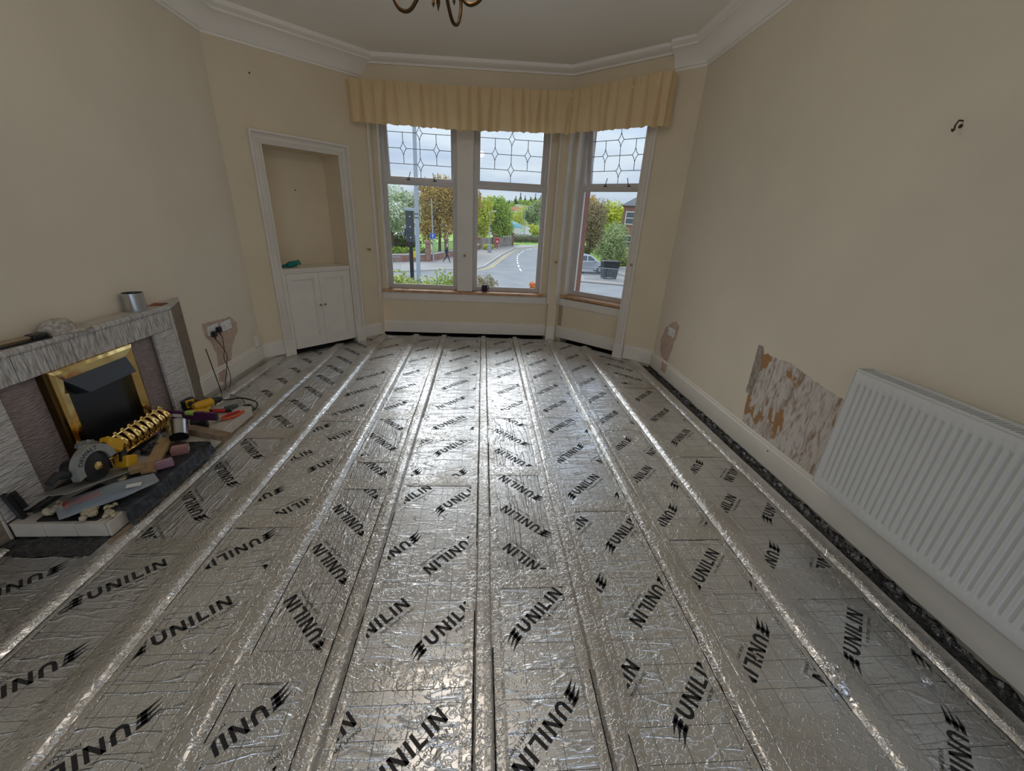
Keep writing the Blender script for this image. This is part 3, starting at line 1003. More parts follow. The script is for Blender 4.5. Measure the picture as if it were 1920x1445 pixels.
def memb3(u, v):
    y = 1.66 - 0.12 * v + 0.008 * noise.noise(Vector((u * 9, 0, 3)))
    x = -2.30 + 0.53 * u
    return (x, y, 0.004 + 0.03 * (1 - v) * (0.4 + 0.6 * abs(noise.noise(Vector((u * 6, v * 2, 1))))) + 0.008 * crinkle(x, y, 24, 15))
MB().grid(memb3, 40, 9).build('membrane_edge', M_memb, floor, fix=False)
# ------------------------------------------------------------------ radiator
M_rad = mat('radiator_enamel', (0.66, 0.655, 0.63), 0.38, var=0.03, vscale=4)
M_radd = mat('radiator_grille', (0.34, 0.33, 0.30), 0.5)
rad = empty('radiator', (1.90, 0.0, 0.235), label='white double-panel radiator hung on the wall with vertical ribs', cat='radiator')
ry0, ry1, rh = 0.14, 1.79, 0.685
def rad_panel(sgn):
    ys = [ry0, ry0 + 0.004]
    ds = [0.0, 0.006]
    n = int((ry1 - ry0 - 0.03) / 0.0333)
    p0 = ry0 + ((ry1 - ry0) - n * 0.0333) / 2
    for k in range(n):
        for f_, d in ((0.10, 0.006), (0.20, 0.0065), (0.34, -0.003), (0.48, -0.0055), (0.62, -0.003), (0.76, 0.0065), (0.92, 0.006)):
            ys.append(p0 + (k + f_) * 0.0333); ds.append(d)
    ys += [ry1 - 0.004, ry1]; ds += [0.006, 0.0]
    zs = [(0.0, 0), (0.008, 0), (0.052, 0), (0.070, 1), (rh - 0.075, 1), (rh - 0.060, 0), (rh - 0.010, 0), (rh, 0)]
    vv, ff = [], []
    for z, on in zs:
        e = 0.006 if 0 < z < rh else 0.0
        for y, d in zip(ys, ds):
            base = min(e, 0.006)
            dd = d if on else min(base, 0.006 if ry0 + 0.003 < y < ry1 - 0.003 else 0.0)
            vv.append((-sgn * (dd - 0.006), y, z))
    m_ = len(ys)
    for i in range(len(zs) - 1):
        for k in range(m_ - 1):
            a_ = i * m_ + k
            ff.append((a_, a_ + 1, a_ + m_ + 1, a_ + m_))
    return vv, ff
vv, ff = rad_panel(1)
fp = MB().add(vv, ff)
fp.box(0.006, 0.018, ry0, ry1, 0.002, rh - 0.002)
fp.build('front_panel', M_rad, rad, smooth=True)
MB().box(0.088, 0.10, ry0, ry1, 0.0, rh).build('back_panel', M_rad, rad)
g = MB()
g.box(-0.002, 0.004, ry0 - 0.003, ry1 + 0.003, rh - 0.004, rh + 0.006); g.box(0.097, 0.103, ry0 - 0.003, ry1 + 0.003, rh - 0.004, rh + 0.006)
k = ry0 + 0.02
while k < ry1 - 0.02:
    g.box(0.018, 0.09, k, k + 0.006, rh - 0.010, rh + 0.001)
    k += 0.0165
g.build('top_grille', M_rad, rad)
for y in (ry0 - 0.004, ry1):
    MB().cbox(0.0, 0.102, y, y + 0.004, 0.004, rh + 0.004, 0.0015).build('side_cover', M_rad, rad)
MB().box(0.02, 0.086, ry0 + 0.03, ry1 - 0.03, 0.06, rh - 0.06).build('convector_fins', M_radd, rad)
for y in (0.45, 1.45):
    MB().box(0.10, 0.128, y, y + 0.04, 0.08, rh - 0.06).build('wall_bracket', M_rad, rad)

# scar on the wall where an older heater hung: bare board, torn lining paper
def scar_mat():
    m = bpy.data.materials.new('torn_lining_paper')
    m.use_nodes = True
    t = m.node_tree; N = t.nodes.new; L = t.links.new
    b = t.nodes['Principled BSDF']
    b.inputs['Roughness'].default_value = 0.85
    tcn = N('ShaderNodeTexCoord')
    mp_ = N('ShaderNodeMapping'); mp_.inputs['Scale'].default_value = (1, 9, 3.2)
    L(tcn.outputs['Object'], mp_.inputs['Vector'])
    n1 = N('ShaderNodeTexNoise'); n1.inputs['Scale'].default_value = 2.6; n1.inputs['Detail'].default_value = 8; n1.inputs['Distortion'].default_value = 1.2
    L(mp_.outputs['Vector'], n1.inputs['Vector'])
    r1 = N('ShaderNodeValToRGB')
    e = r1.color_ramp.elements
    e[0].position = 0.36; e[0].color = (0.30, 0.225, 0.17, 1)
    e[1].position = 0.56; e[1].color = (0.62, 0.57, 0.52, 1)
    x = e.new(0.45); x.color = (0.50, 0.42, 0.37, 1)
    L(n1.outputs['Fac'], r1.inputs['Fac'])
    n2 = N('ShaderNodeTexNoise'); n2.inputs['Scale'].default_value = 4.2; n2.inputs['Detail'].default_value = 5
    L(tcn.outputs['Object'], n2.inputs['Vector'])
    sp = N('ShaderNodeSeparateXYZ'); L(tcn.outputs['Object'], sp.inputs['Vector'])
    # brown old paint gathers towards the upper part of the scar
    zr = N('ShaderNodeMapRange'); zr.inputs['From Min'].default_value = 0.35; zr.inputs['From Max'].default_value = 0.78
    zr.inputs['To Min'].default_value = -0.10; zr.inputs['To Max'].default_value = 0.08
    L(sp.outputs['Z'], zr.inputs['Value'])
    ad = N('ShaderNodeMath'); ad.operation = 'ADD'
    L(n2.outputs['Fac'], ad.inputs[0]); L(zr.outputs['Result'], ad.inputs[1])
    r2 = N('ShaderNodeMapRange'); r2.inputs['From Min'].default_value = 0.535; r2.inputs['From Max'].default_value = 0.565
    L(ad.outputs[0], r2.inputs['Value'])
    mx = N('ShaderNodeMix'); mx.data_type = 'RGBA'; mx.inputs['B'].default_value = (0.38, 0.20, 0.08, 1)
    L(r2.outputs['Result'], mx.inputs['Factor']); L(r1.outputs['Color'], mx.inputs['A'])
    n3 = N('ShaderNodeTexNoise'); n3.noise_type = 'RIDGED_MULTIFRACTAL'; n3.inputs['Scale'].default_value = 1.2; n3.inputs['Detail'].default_value = 3
    L(mp_.outputs['Vector'], n3.inputs['Vector'])
    r3 = N('ShaderNodeMapRange'); r3.inputs['From Min'].default_value = 1.25; r3.inputs['From Max'].default_value = 1.6
    L(n3.outputs['Fac'], r3.inputs['Value'])
    m2 = N('ShaderNodeMix'); m2.data_type = 'RGBA'; m2.inputs['B'].default_value = (0.20, 0.13, 0.09, 1)
    L(r3.outputs['Result'], m2.inputs['Factor']); L(mx.outputs['Result'], m2.inputs['A'])
    L(m2.outputs['Result'], b.inputs['Base Color'])
    bp = N('ShaderNodeBump'); bp.inputs['Strength'].default_value = 0.5; bp.inputs['Distance'].default_value = 0.004
    L(n1.outputs['Fac'], bp.inputs['Height']); L(bp.outputs['Normal'], b.inputs['Normal'])
    return m
M_scar = scar_mat()
sc = blob_patch('torn_paper_patch', F_rt, [(rx(2.655), 0.175), (rx(1.75), 0.18), (rx(1.75), 0.66), (rx(1.86), 0.685), (rx(2.05), 0.70), (rx(2.40), 0.752), (rx(2.47), 0.735), (rx(2.60), 0.74), (rx(2.69), 0.70), (rx(2.665), 0.30)], -0.01, 0.0018, M_scar, wall_right, 8, 0.004)
M_scar2 = mat('bare_lath', (0.42, 0.36, 0.30), 0.9, var=0.5, vscale=30, bump=0.4, bscale=60)
blob_patch('bare_strip', F_rt, [(rx(2.64), 0.40), (rx(2.705), 0.40), (rx(2.715), 0.77), (rx(2.655), 0.775), (rx(2.63), 0.62)], -0.01, 0.003, M_scar2, wall_right, 9, 0.005)
# a few torn flaps of paper standing off the scar
rnd = random.Random(5)
M_flap = mat('paper_flap', (0.60, 0.55, 0.48), 0.85, var=0.15, vscale=20)
for i in range(16):
    y = rnd.uniform(1.85, 2.6); z = rnd.uniform(0.25, 0.60); hh = rnd.uniform(0.05, 0.15); ww = rnd.uniform(0.012, 0.03); tilt = rnd.uniform(-0.25, 0.25)
    M_ = F_rt @ T(rx(y), 0.0015, z) @ RY(math.degrees(tilt))
    pts = [(-ww * 0.4, 0), (ww * 0.5, 0.004), (ww * 0.6, hh * 0.5), (ww * 0.35, hh), (-ww * 0.2, hh * 1.05), (-ww * 0.6, hh * 0.45)]
    vv = [(p[0], 0.0, p[1]) for p in pts] + [(p[0], 0.0025, p[1]) for p in pts]
    n = len(pts)
    ff = [tuple(range(n)), tuple(reversed(range(n, 2 * n)))] + [(q, n + q, n + (q + 1) % n, (q + 1) % n) for q in range(n)]
    MB(M_).add(vv, ff).build('paper_flap', M_flap, wall_right)

# ------------------------------------------------------------------ electrical points
M_sock = mat('white_switch_plastic', (0.80, 0.79, 0.77), 0.35)
M_hole = mat('pin_hole', (0.03, 0.03, 0.03), 0.6)
def double_socket(F, x, z, label, group=None):
    o = empty('double_socket', label=label, cat='socket', group=group, mat_=F @ T(x, 0, z))
    MB().cbox(-0.073, 0.073, 0.0, 0.012, -0.043, 0.043, 0.004).build('face_plate', M_sock, o)
    for s in (-1, 1):
        MB().cbox(s * 0.036 - 0.007, s * 0.036 + 0.007, 0.011, 0.016, 0.014, 0.034, 0.002).build('rocker_switch', M_sock, o)
        hm = MB()
        hm.box(s * 0.036 - 0.003, s * 0.036 + 0.003, 0.010, 0.0126, -0.002, 0.008)
        hm.box(s * 0.036 - 0.016, s * 0.036 - 0.008, 0.010, 0.0126, -0.020, -0.014); hm.box(s * 0.036 + 0.008, s * 0.036 + 0.016, 0.010, 0.0126, -0.020, -0.014)
        hm.build('pin_holes', M_hole, o)
    for s in (-1, 1):
        MB(T(s * 0.06, 0.012, 0) @ RX(-90)).lathe([(0.004, 0), (0.004, 0.0012)], 8).build('screw', M_lead, o)
    return o
s1 = double_socket(F_left, lx(3.585), 0.522, 'white double socket with two black plugs, beside the fireplace')
s2 = double_socket(F_left, lx(3.770), 0.515, 'empty white double socket next to the one with plugs')
s3 = double_socket(F_rt, rx(4.055), 0.505, 'white double socket in a pink plaster patch on the radiator wall')
M_cable = mat('brown_flex', (0.035, 0.022, 0.016), 0.5)
def plug(x, z, path, label):
    o = empty('plug', label=label, cat='plug', mat_=F_left @ T(x, 0.0165, z))
    MB().cbox(-0.024, 0.024, 0.0, 0.03, -0.028, 0.024, 0.007).build('plug_body', M_black, o)
    MB().tube([(0, 0.015, -0.026), (0, 0.017, -0.05)], [0.007, 0.0045], 8).build('strain_relief', M_black, o)
    inv = (F_left @ T(x, 0.0165, z)).inverted()
    MB().tube([(0, 0.017, -0.045)] + [inv @ Vector(p) for p in path], 0.0032, 6).build('flex', M_cable, o, smooth=True)
    return o
def smooth_path(pts, n=8):
    out = []
    P_ = [Vector(p) for p in pts]
    for i in range(len(P_) - 1):
        p0, p1, p2, p3 = P_[max(i - 1, 0)], P_[i], P_[i + 1], P_[min(i + 2, len(P_) - 1)]
        for k in range(n):
            t = k / n
            out.append(0.5 * ((2 * p1) + (-p0 + p2) * t + (2 * p0 - 5 * p1 + 4 * p2 - p3) * t * t + (-p0 + 3 * p1 - 3 * p2 + p3) * t ** 3))
    out.append(P_[-1])
    return out
plug(lx(3.548), 0.495, smooth_path([(-2.30, 3.55, 0.44), (-2.295, 3.60, 0.36), (-2.29, 3.63, 0.28), (-2.29, 3.60, 0.20), (-2.285, 3.54, 0.10), (-2.28, 3.49, 0.02), (-2.26, 3.44, 0.008), (-2.20, 3.38, 0.008), (-2.06, 3.29, 0.012), (-1.97, 3.20, 0.02), (-1.90, 3.08, 0.012)]), 'black plug on the side nearer the fireplace')
plug(lx(3.622), 0.515, smooth_path([(-2.30, 3.64, 0.44), (-2.295, 3.62, 0.34), (-2.29, 3.58, 0.26), (-2.29, 3.60, 0.18), (-2.285, 3.60, 0.08), (-2.27, 3.54, 0.012), (-2.24, 3.42, 0.008), (-2.20, 3.30, 0.010), (-2.18, 3.20, 0.012), (-2.15, 3.12, 0.014)]), 'black plug on the side nearer the empty socket')
# loose black lead on the floor by the hearth, and the rod leaning on the fireplace side
tag(MB().tube(smooth_path([(-2.16, 3.05, 0.11), (-2.12, 3.20, 0.03), (-2.02, 3.24, 0.03), (-1.92, 3.21, 0.03), (-1.84, 3.15, 0.034), (-1.80, 3.06, 0.03), (-1.83, 2.99, 0.012)]), 0.006, 7).build('power_lead', M_black, smooth=True),
    'black power lead curling off the end of the hearth', 'cable')
tag(MB().tube([(-2.318, 3.42, 0.40), (-2.235, 3.36, 0.004)], 0.004, 6).build('steel_rod', M_rust), 'thin steel rod leaning beside the fireplace', 'rod')
jb = empty('cable_box', label='small cream cable box with a wire stub in the corner beside the press', cat='cable box', mat_=F_left @ T(0.085, 0.0, 0.19))
MB().cbox(-0.035, 0.035, 0.0, 0.035, 0.0, 0.115, 0.004).build('box_body', M_trim, jb)
MB().tube([(0, 0.018, 0.11), (0.006, 0.02, 0.135), (-0.004, 0.02, 0.15)], 0.008, 7).build('wire_stub', M_wall2, jb)
MB().tube([(-0.055, 0.022, 0.0), (-0.05, 0.024, -0.17)], 0.004, 6).build('cable_tail', M_trim, jb)

# ------------------------------------------------------------------ pleated valance
M_val = mat('cream_valance_cotton', (0.80, 0.62, 0.37), 0.85, var=0.12, vscale=7, col2=(0.80, 0.60, 0.34), spec=0.15)
_t = M_val.node_tree
_tr = _t.nodes.new('ShaderNodeBsdfTranslucent'); _tr.inputs['Color'].default_value = (0.85, 0.66, 0.38, 1)
_mx = _t.nodes.new('ShaderNodeMixShader'); _mx.inputs['Fac'].default_value = 0.22
_t.links.new(_t.nodes['Principled BSDF'].outputs['BSDF'], _mx.inputs[1]); _t.links.new(_tr.outputs['BSDF'], _mx.inputs[2])
_t.links.new(_mx.outputs['Shader'], _t.nodes['Material Output'].inputs['Surface'])
val = empty('curtain_valance', (-0.2, 5.13, 2.4), label='cream pleated fabric valance across the top of the bay window', cat='valance')
VI = Matrix.Translation((0.2, -5.13, -2.4))
vp = [(-1.46, 5.215, 2.797, 2.425), (-1.405, 5.135, 2.802, 2.415), (-0.3, 5.13, 2.796, 2.402), (0.80, 5.14, 2.830, 2.438), (0.90, 5.125, 2.836, 2.441), (1.655, 4.425, 2.862, 2.432), (1.70, 4.405, 2.862, 2.425), (1.80, 4.50, 2.865, 2.45)]
# cumulative length
cl = [0.0]
for i in range(1, len(vp)):
    cl.append(cl[-1] + math.hypot(vp[i][0] - vp[i - 1][0], vp[i][1] - vp[i - 1][1]))
def vpt(s):
    for i in range(len(vp) - 1):
        if s <= cl[i + 1] or i == len(vp) - 2:
            t = (s - cl[i]) / (cl[i + 1] - cl[i])
            p, q = vp[i], vp[i + 1]
            d = Vector((q[0] - p[0], q[1] - p[1])).normalized()
            return [p[k] + (q[k] - p[k]) * t for k in range(4)], Vector((d.y, -d.x))
rnd = random.Random(11)
creases = []
s = 0.05
while s < cl[-1]:
    creases.append((s, rnd.uniform(0.5, 1.0), rnd.uniform(-0.03, 0.03)))
    s += rnd.uniform(0.075, 0.155)
def valance_fn(u, v):
    s_ = u * cl[-1]
    (x, y, zt_, zb_), nn = vpt(s_)
    # depth below the heading
    dz = 1 - v
    d = 0.0
    for c0, amp, lean in creases:
        q = s_ - (c0 + lean * dz)
        if abs(q) < 0.09:
            wdt = 0.008 + 0.014 * dz
            d -= amp * (0.030 + 0.045 * dz) * math.exp(-(abs(q) / wdt) ** 1.2)
    d += 0.004 * math.sin(s_ * 260) * (v ** 6)
    d += 0.012 * noise.noise(Vector((s_ * 6, v * 1.5, 2)))
    hem = 0.010 * noise.noise(Vector((s_ * 14, 0, 7))) + 0.006 * noise.noise(Vector((s_ * 40, 0, 9)))
    z = zt_ * v + (zb_ + hem) * (1 - v)
    p = Vector((x + nn.x * d, y + nn.y * d, z))
    return VI @ p
vb = MB().grid(valance_fn, 620, 14).build('pleated_fabric', M_val, val, smooth='all', fix=False)
# pelmet board behind the heading
pb = MB(VI)
nn_ = len(vp) - 1
zpb = 2.79
inner = [(p[0], p[1] + 0.03) for p in vp[1:nn_ - 1]]
pbm = [(-1.36, 5.16), (0.88, 5.17), (1.64, 4.46), (1.76, 4.58), (0.98, 5.33), (-1.30, 5.33)]
pb.prism(pbm, 2.775, 2.795)
pb.build('pelmet_board', M_trim, val)

# ------------------------------------------------------------------ chandelier
M_cbrass = mat('antique_brass', (0.10, 0.055, 0.02), 0.35, metal=0.9, var=0.3, vscale=20)
M_candle = mat('candle_sleeve', (0.75, 0.70, 0.58), 0.5)
M_bulb = mat('lamp_glass', (0.9, 0.88, 0.8), 0.25, emis=(1.0, 0.84, 0.64), estr=6.0)
ch = empty('chandelier', (-0.206, 2.2, 2.335), label='antique brass chandelier with curled arms hanging from the ceiling', cat='chandelier')
MB().lathe([(0.001, 0.0), (0.004, 0.012), (0.009, 0.030), (0.006, 0.045), (0.02, 0.05), (0.032, 0.062), (0.028, 0.08), (0.015, 0.09), (0.022, 0.11), (0.030, 0.14), (0.018, 0.17), (0.012, 0.22), (0.018, 0.26), (0.010, 0.30)], 16).build('stem', M_cbrass, ch, smooth=True)
MB().tube([(0, 0, 0.29), (0, 0, 0.72)], 0.006, 8).build('rod', M_cbrass, ch)
MB().lathe([(0.055, 0.72), (0.05, 0.745), (0.02, 0.755)], 16).build('ceiling_rose', M_cbrass, ch, smooth=True)
NA = 4
for k in range(NA):
    a = 2 * PI * k / NA + R(68)
    M_ = Matrix.Rotation(a, 4, 'Z') @ T(0, 0, 0.025)
    arm = MB(M_).tube(smooth_path([(0.02, 0, 0.15), (0.055, 0, 0.10), (0.095, 0, 0.03), (0.14, 0, -0.012), (0.19, 0, 0.0), (0.222, 0, 0.055), (0.225, 0, 0.11)]), 0.008, 8).build('arm', M_cbrass, ch, smooth=True)
    MB(M_).tube(smooth_path([(0.045, 0, 0.14), (0.08, 0, 0.155), (0.10, 0, 0.12), (0.085, 0, 0.095)]), 0.005, 6).build('scroll', M_cbrass, arm, smooth=True)
    MB(M_ @ T(0.225, 0, 0.10)).lathe([(0.006, -0.005), (0.03, 0.012), (0.036, 0.02), (0.014, 0.022), (0.014, 0.034)], 14).build('drip_pan', M_cbrass, arm, smooth=True)
    MB(M_ @ T(0.225, 0, 0.13)).lathe([(0.012, 0.0), (0.012, 0.075), (0.010, 0.078)], 12).build('candle_sleeve', M_candle, arm, smooth=True)
    MB(M_ @ T(0.225, 0, 0.206)).lathe([(0.006, 0.0), (0.015, 0.015), (0.017, 0.03), (0.010, 0.05), (0.001, 0.066)], 12).build('bulb', M_bulb, arm, smooth=True)
    ld = bpy.data.lights.new('lamp', 'POINT')
    ld.energy = LAMP_W
    ld.color = LAMP_C
    ld.shadow_soft_size = 0.06
    lo = bpy.data.objects.new('lamp', ld)
    COL.objects.link(lo)
    lo.parent = ch
    lo.location = M_ @ Vector((0.225, 0, 0.35))
# cut-glass pendants below the arms
for k in range(NA):
    a = 2 * PI * (k + 0.5) / NA + R(68)
    MB(Matrix.Rotation(a, 4, 'Z') @ T(0.07, 0, 0.035)).lathe([(0.001, 0.0), (0.007, 0.014), (0.005, 0.03), (0.001, 0.05)], 6).build('pendant', M_cbrass, ch)
# ------------------------------------------------------------------ tiled fireplace
M_tileV = mat('bark_textured_tile', (0.72, 0.69, 0.65), 0.5, var=1, vscale=26, vstretch=(1, 4.0, 0.7), col2=(0.36, 0.33, 0.31), bump=1.0, bdist=0.02, bscale=26, bstretch=(1, 4.0, 0.7))
M_tileH = mat('ripple_textured_tile', (0.72, 0.69, 0.65), 0.5, var=1, vscale=26, vstretch=(1, 0.7, 4.0), col2=(0.52, 0.48, 0.45), bump=1.0, bdist=0.02, bscale=26, bstretch=(1, 0.7, 4.0))
M_tileT = mat('mantel_tile', (0.55, 0.50, 0.44), 0.4, var=0.12, vscale=14)
M_tileS = mat('brown_side_tile', (0.22, 0.17, 0.12), 0.5, var=0.35, vscale=25, bump=0.5, bscale=40)
M_tileM = mat('mauve_textured_tile', (0.36, 0.29, 0.28), 0.55, var=0.2, vscale=24, bump=1.0, bdist=0.015, bscale=34, bstretch=(1, 0.8, 3.5))
M_tileC = mat('cream_hearth_tile', (0.60, 0.54, 0.46), 0.38, var=0.12, vscale=12)
M_grout = mat('grout', (0.25, 0.22, 0.19), 0.9)
FX, FW, FZ = -2.20, -2.329, 0.86
fy0, fy1 = 1.63, 3.0
fp_ = empty('fireplace_surround', (FW, 2.315, 0.0), label='tiled fireplace surround with bark-textured tiles and a plain mantel shelf', cat='fireplace')
FI = T(-FW, -2.315, 0)
core = MB(FI)
core.box(FW, FX - 0.012, fy0 + 0.012, 1.83, 0.0, FZ - 0.012); core.box(FW, FX - 0.012, 2.80, fy1 - 0.012, 0.0, FZ - 0.012)
core.box(FW, FX - 0.012, 1.83, 2.80, 0.695, FZ - 0.012)
core.build('core', M_grout, fp_)
# header: narrow upright tiles
n = 27
for k in range(n):
    w_ = (fy1 - fy0 - 0.03) / n
    y = fy0 + 0.015 + k * w_
    MB(FI).cbox(FX - 0.02, FX - 0.0015 * (k % 3), y + 0.0012, y + w_ - 0.0012, 0.70, FZ - 0.032, 0.002).build('tile', M_tileV, fp_)
# nosing and shelf tiles
ys = [fy0, 1.70, 1.86, 2.02, 2.18, 2.34, 2.50, 2.66, 2.82, fy1]
for a, b in zip(ys[:-1], ys[1:]):
    prof = [(FX - 0.03, FZ - 0.03), (FX + 0.002, FZ - 0.03), (FX + 0.006, FZ - 0.02), (FX + 0.004, FZ - 0.006), (FX - 0.006, FZ), (FX - 0.03, FZ)]
    vv = [(p[0], a + 0.0012, p[1]) for p in prof] + [(p[0], b - 0.0012, p[1]) for p in prof]
    m_ = len(prof)
    ff = [(i, (i + 1) % m_, m_ + (i + 1) % m_, m_ + i) for i in range(m_)] + [tuple(range(m_)), tuple(reversed(range(m_, 2 * m_)))]
    MB(FI).add(vv, ff).build('tile', M_tileV, fp_)
    MB(FI).box(FW, FX - 0.031, a + 0.001, b - 0.001, FZ - 0.014, FZ).build('tile', M_tileT, fp_)
# jambs: rippled tiles, corner bead, dark side tiles
zz = [0.105, 0.255, 0.405, 0.555, 0.6985]
for y0, y1 in ((1.645, 1.836), (2.79, 2.972)):
    for a, b in zip(zz[:-1], zz[1:]):
        MB(FI).cbox(FX - 0.02, FX, y0, y1, a + 0.001, b - 0.001, 0.002).build('tile', M_tileH, fp_)
zs_ = [0.0, 0.13, 0.25, 0.37, 0.49, 0.61, 0.73, FZ - 0.032]
for y0, y1 in ((fy0, fy0 + 0.012), (fy1 - 0.027, fy1 - 0.001)):
    for a, b in zip(zs_[:-1], zs_[1:]):
        MB(FI).cbox(FX - 0.012, FX + 0.001, y0, y1, a + 0.001, b - 0.001, 0.002).build('tile', M_tileT, fp_)
# splayed sides of brown tiles running back to the wall, with shelf ends over them
for yf, yb, sg in ((fy1, 3.28, 1), (fy0, 1.35, -1)):
    foot = [(FX - 0.003, yf), (FX - 0.016, yf - 0.008 * sg), (FW + 0.001, yb - 0.018 * sg), (FW + 0.001, yb)]
    for a, b in zip(zs_[:-1], zs_[1:]):
        MB(FI).prism(foot, a + 0.001, b - 0.001).build('tile', M_tileS, fp_)
    MB(FI).prism([(FX - 0.031, yf), (FX - 0.002, yf), (FW, yb), (FW, yf)], FZ - 0.03, FZ).build('tile', M_tileT, fp_)
# recessed back panel of mauve tiles and its dark reveal
for y0, y1 in ((1.832, 2.075), (2.075, 2.335), (2.335, 2.595), (2.595, 2.796)):
    for a, b in ((0.105, 0.40), (0.40, 0.699)):
        MB(FI).cbox(FW + 0.07, FX - 0.036, y0 + 0.0006, y1 - 0.0006, a, b - 0.0006, 0.0006).build('tile', M_tileM, fp_)

# ------------------------------------------------------------------ hearth
hx0, hx1, hy0, hy1, hz = -2.198, -1.765, 1.645, 2.945, 0.10
he = empty('hearth', (-1.98, 2.3, 0.0), label='raised tiled hearth slab in front of the fireplace', cat='hearth')
HI = T(1.98, -2.3, 0)
MB(HI).box(hx0 + 0.01, hx1 - 0.014, hy0 + 0.014, hy1 - 0.014, -0.10, hz - 0.012).build('slab', M_grout, he)
for k in range(5):
    a, b = hy0 + (hy1 - hy0) * k / 5, hy0 + (hy1 - hy0) * (k + 1) / 5
    MB(HI).cbox(hx1 - 0.015, hx1, a + 0.0012, b - 0.0012, 0.022, hz - 0.001, 0.003).build('tile', M_tileC, he)
    for i in range(3):
        c, d = hx0 + (hx1 - hx0) * i / 3, hx0 + (hx1 - hx0) * (i + 1) / 3
        MB(HI).box(c + 0.001, d - 0.001 - (0.015 if i == 2 else 0), a + 0.001, b - 0.001, hz - 0.013, hz).build('tile', M_tileC, he)
for k in range(3):
    c, d = hx0 + (hx1 - 0.016 - hx0) * k / 3, hx0 + (hx1 - 0.016 - hx0) * (k + 1) / 3
    for y0, y1 in ((hy0, hy0 + 0.013), (hy1 - 0.013, hy1)):
        MB(HI).cbox(c + 0.0012, d - 0.0012, y0, y1, 0.022, hz - 0.0135, 0.003).build('tile', M_tileC, he)
M_pine = mat('pine', (0.48, 0.33, 0.17), 0.6, var=0.35, vscale=9, col2=(0.34, 0.21, 0.10), bump=0.15, bscale=30, bstretch=(1, 6, 1))
M_pine2 = mat('weathered_pine', (0.36, 0.27, 0.17), 0.7, var=0.4, vscale=12, col2=(0.22, 0.15, 0.09))
bt = MB()
bt.cbox(-1.7585, -1.738, 1.60, 2.18, 0.0005, 0.026, 0.002)
tag(bt.build('batten', M_pine2), 'thin split batten on the floor along the near half of the hearth', 'batten')
bt = MB()
bt.cbox(-1.7585, -1.740, 2.20, 2.96, 0.0005, 0.022, 0.002)
tag(bt.build('batten', M_pine2), 'thin split batten on the floor along the far half of the hearth', 'batten')

# ------------------------------------------------------------------ brass-framed fire
M_bright = mat('polished_brass', (0.95, 0.72, 0.32), 0.12, metal=1.0, var=0.2, vscale=5, col2=(0.85, 0.58, 0.20), bump=0.35, bscale=9, bdet=1)
M_blk = mat('black_enamel', (0.012, 0.013, 0.015), 0.3)
M_blk2 = mat('grey_black_hood', (0.030, 0.034, 0.040), 0.32)
M_coal = mat('coal', (0.02, 0.018, 0.017), 0.7, var=0.5, vscale=30, bump=0.8, bscale=40)
fi = empty('gas_fire', (FX - 0.03, 2.315, 0.10), label='black inset fire with a polished brass frame and brass fret', cat='fire')
GI = T(-(FX - 0.03), -2.315, -0.10)
by0, by1, bz0, bz1 = 2.055, 2.578, 0.13, 0.700
# bevelled mitred frame
def mitred(y0, y1, z0, z1, w, xf, xb, dip):
    parts = []
    o = [(y0, z0), (y1, z0), (y1, z1), (y0, z1)]
    i_ = [(y0 + w, z0 + w), (y1 - w, z0 + w), (y1 - w, z1 - w), (y0 + w, z1 - w)]
    mm = [((a[0] * .72 + b[0] * .28), (a[1] * .72 + b[1] * .28)) for a, b in zip(o, i_)]
    for k in range(4):
        j = (k + 1) % 4
        vv = [(xb, *o[k]), (xb, *o[j]), (xf - 0.008, *o[j]), (xf - 0.008, *o[k]), (xf, *mm[k]), (xf, *mm[j]), (xf - dip, *i_[k]), (xf - dip, *i_[j]), (xb, *i_[k]), (xb, *i_[j])]
        ff = [(0, 1, 2, 3), (3, 2, 5, 4), (4, 5, 7, 6), (6, 7, 9, 8), (8, 9, 1, 0), (0, 3, 4, 6, 8), (1, 9, 7, 5, 2)]
        parts.append((vv, ff))
    return parts
for vv, ff in mitred(by0, by1, bz0, bz1, 0.062, FX + 0.022, FX - 0.034, 0.012):
    MB(GI).add(vv, ff).build('frame_bar', M_bright, fi)
M_dbr = mat('dark_brass', (0.10, 0.06, 0.02), 0.3, metal=0.9)
MB(GI).box(FX - 0.034, FX + 0.004, by0 - 0.02, by0 - 0.001, 0.106, bz1 + 0.001).build('edge_trim', M_dbr, fi)
MB(GI).box(FX - 0.034, FX + 0.004, by1 + 0.001, by1 + 0.012, 0.106, bz1).build('edge_trim', M_dbr, fi)
bx_ = MB(GI)
iy0, iy1, iz0, iz1 = by0 + 0.06, by1 - 0.06, 0.12, bz1 - 0.06
bx_.box(FX - 0.033, FX - 0.028, iy0, iy1, iz0, iz1)
bx_.build('fire_back', M_blk, fi)
hd = MB(GI)
hd.add([(FX - 0.027, iy0, iz1), (FX - 0.027, iy1, iz1), (FX + 0.010, iy1, iz1), (FX + 0.010, iy0, iz1),
        (FX - 0.027, iy0 + 0.08, iz1 - 0.115), (FX - 0.027, iy1 - 0.0, iz1 - 0.115), (FX + 0.045, iy1 - 0.0, iz1 - 0.10), (FX + 0.045, iy0 + 0.08, iz1 - 0.10)],
       [(0, 1, 2, 3), (4, 7, 6, 5), (3, 2, 6, 7), (0, 3, 7, 4), (1, 5, 6, 2), (0, 4, 5, 1)])
hd.build('hood', M_blk2, fi)
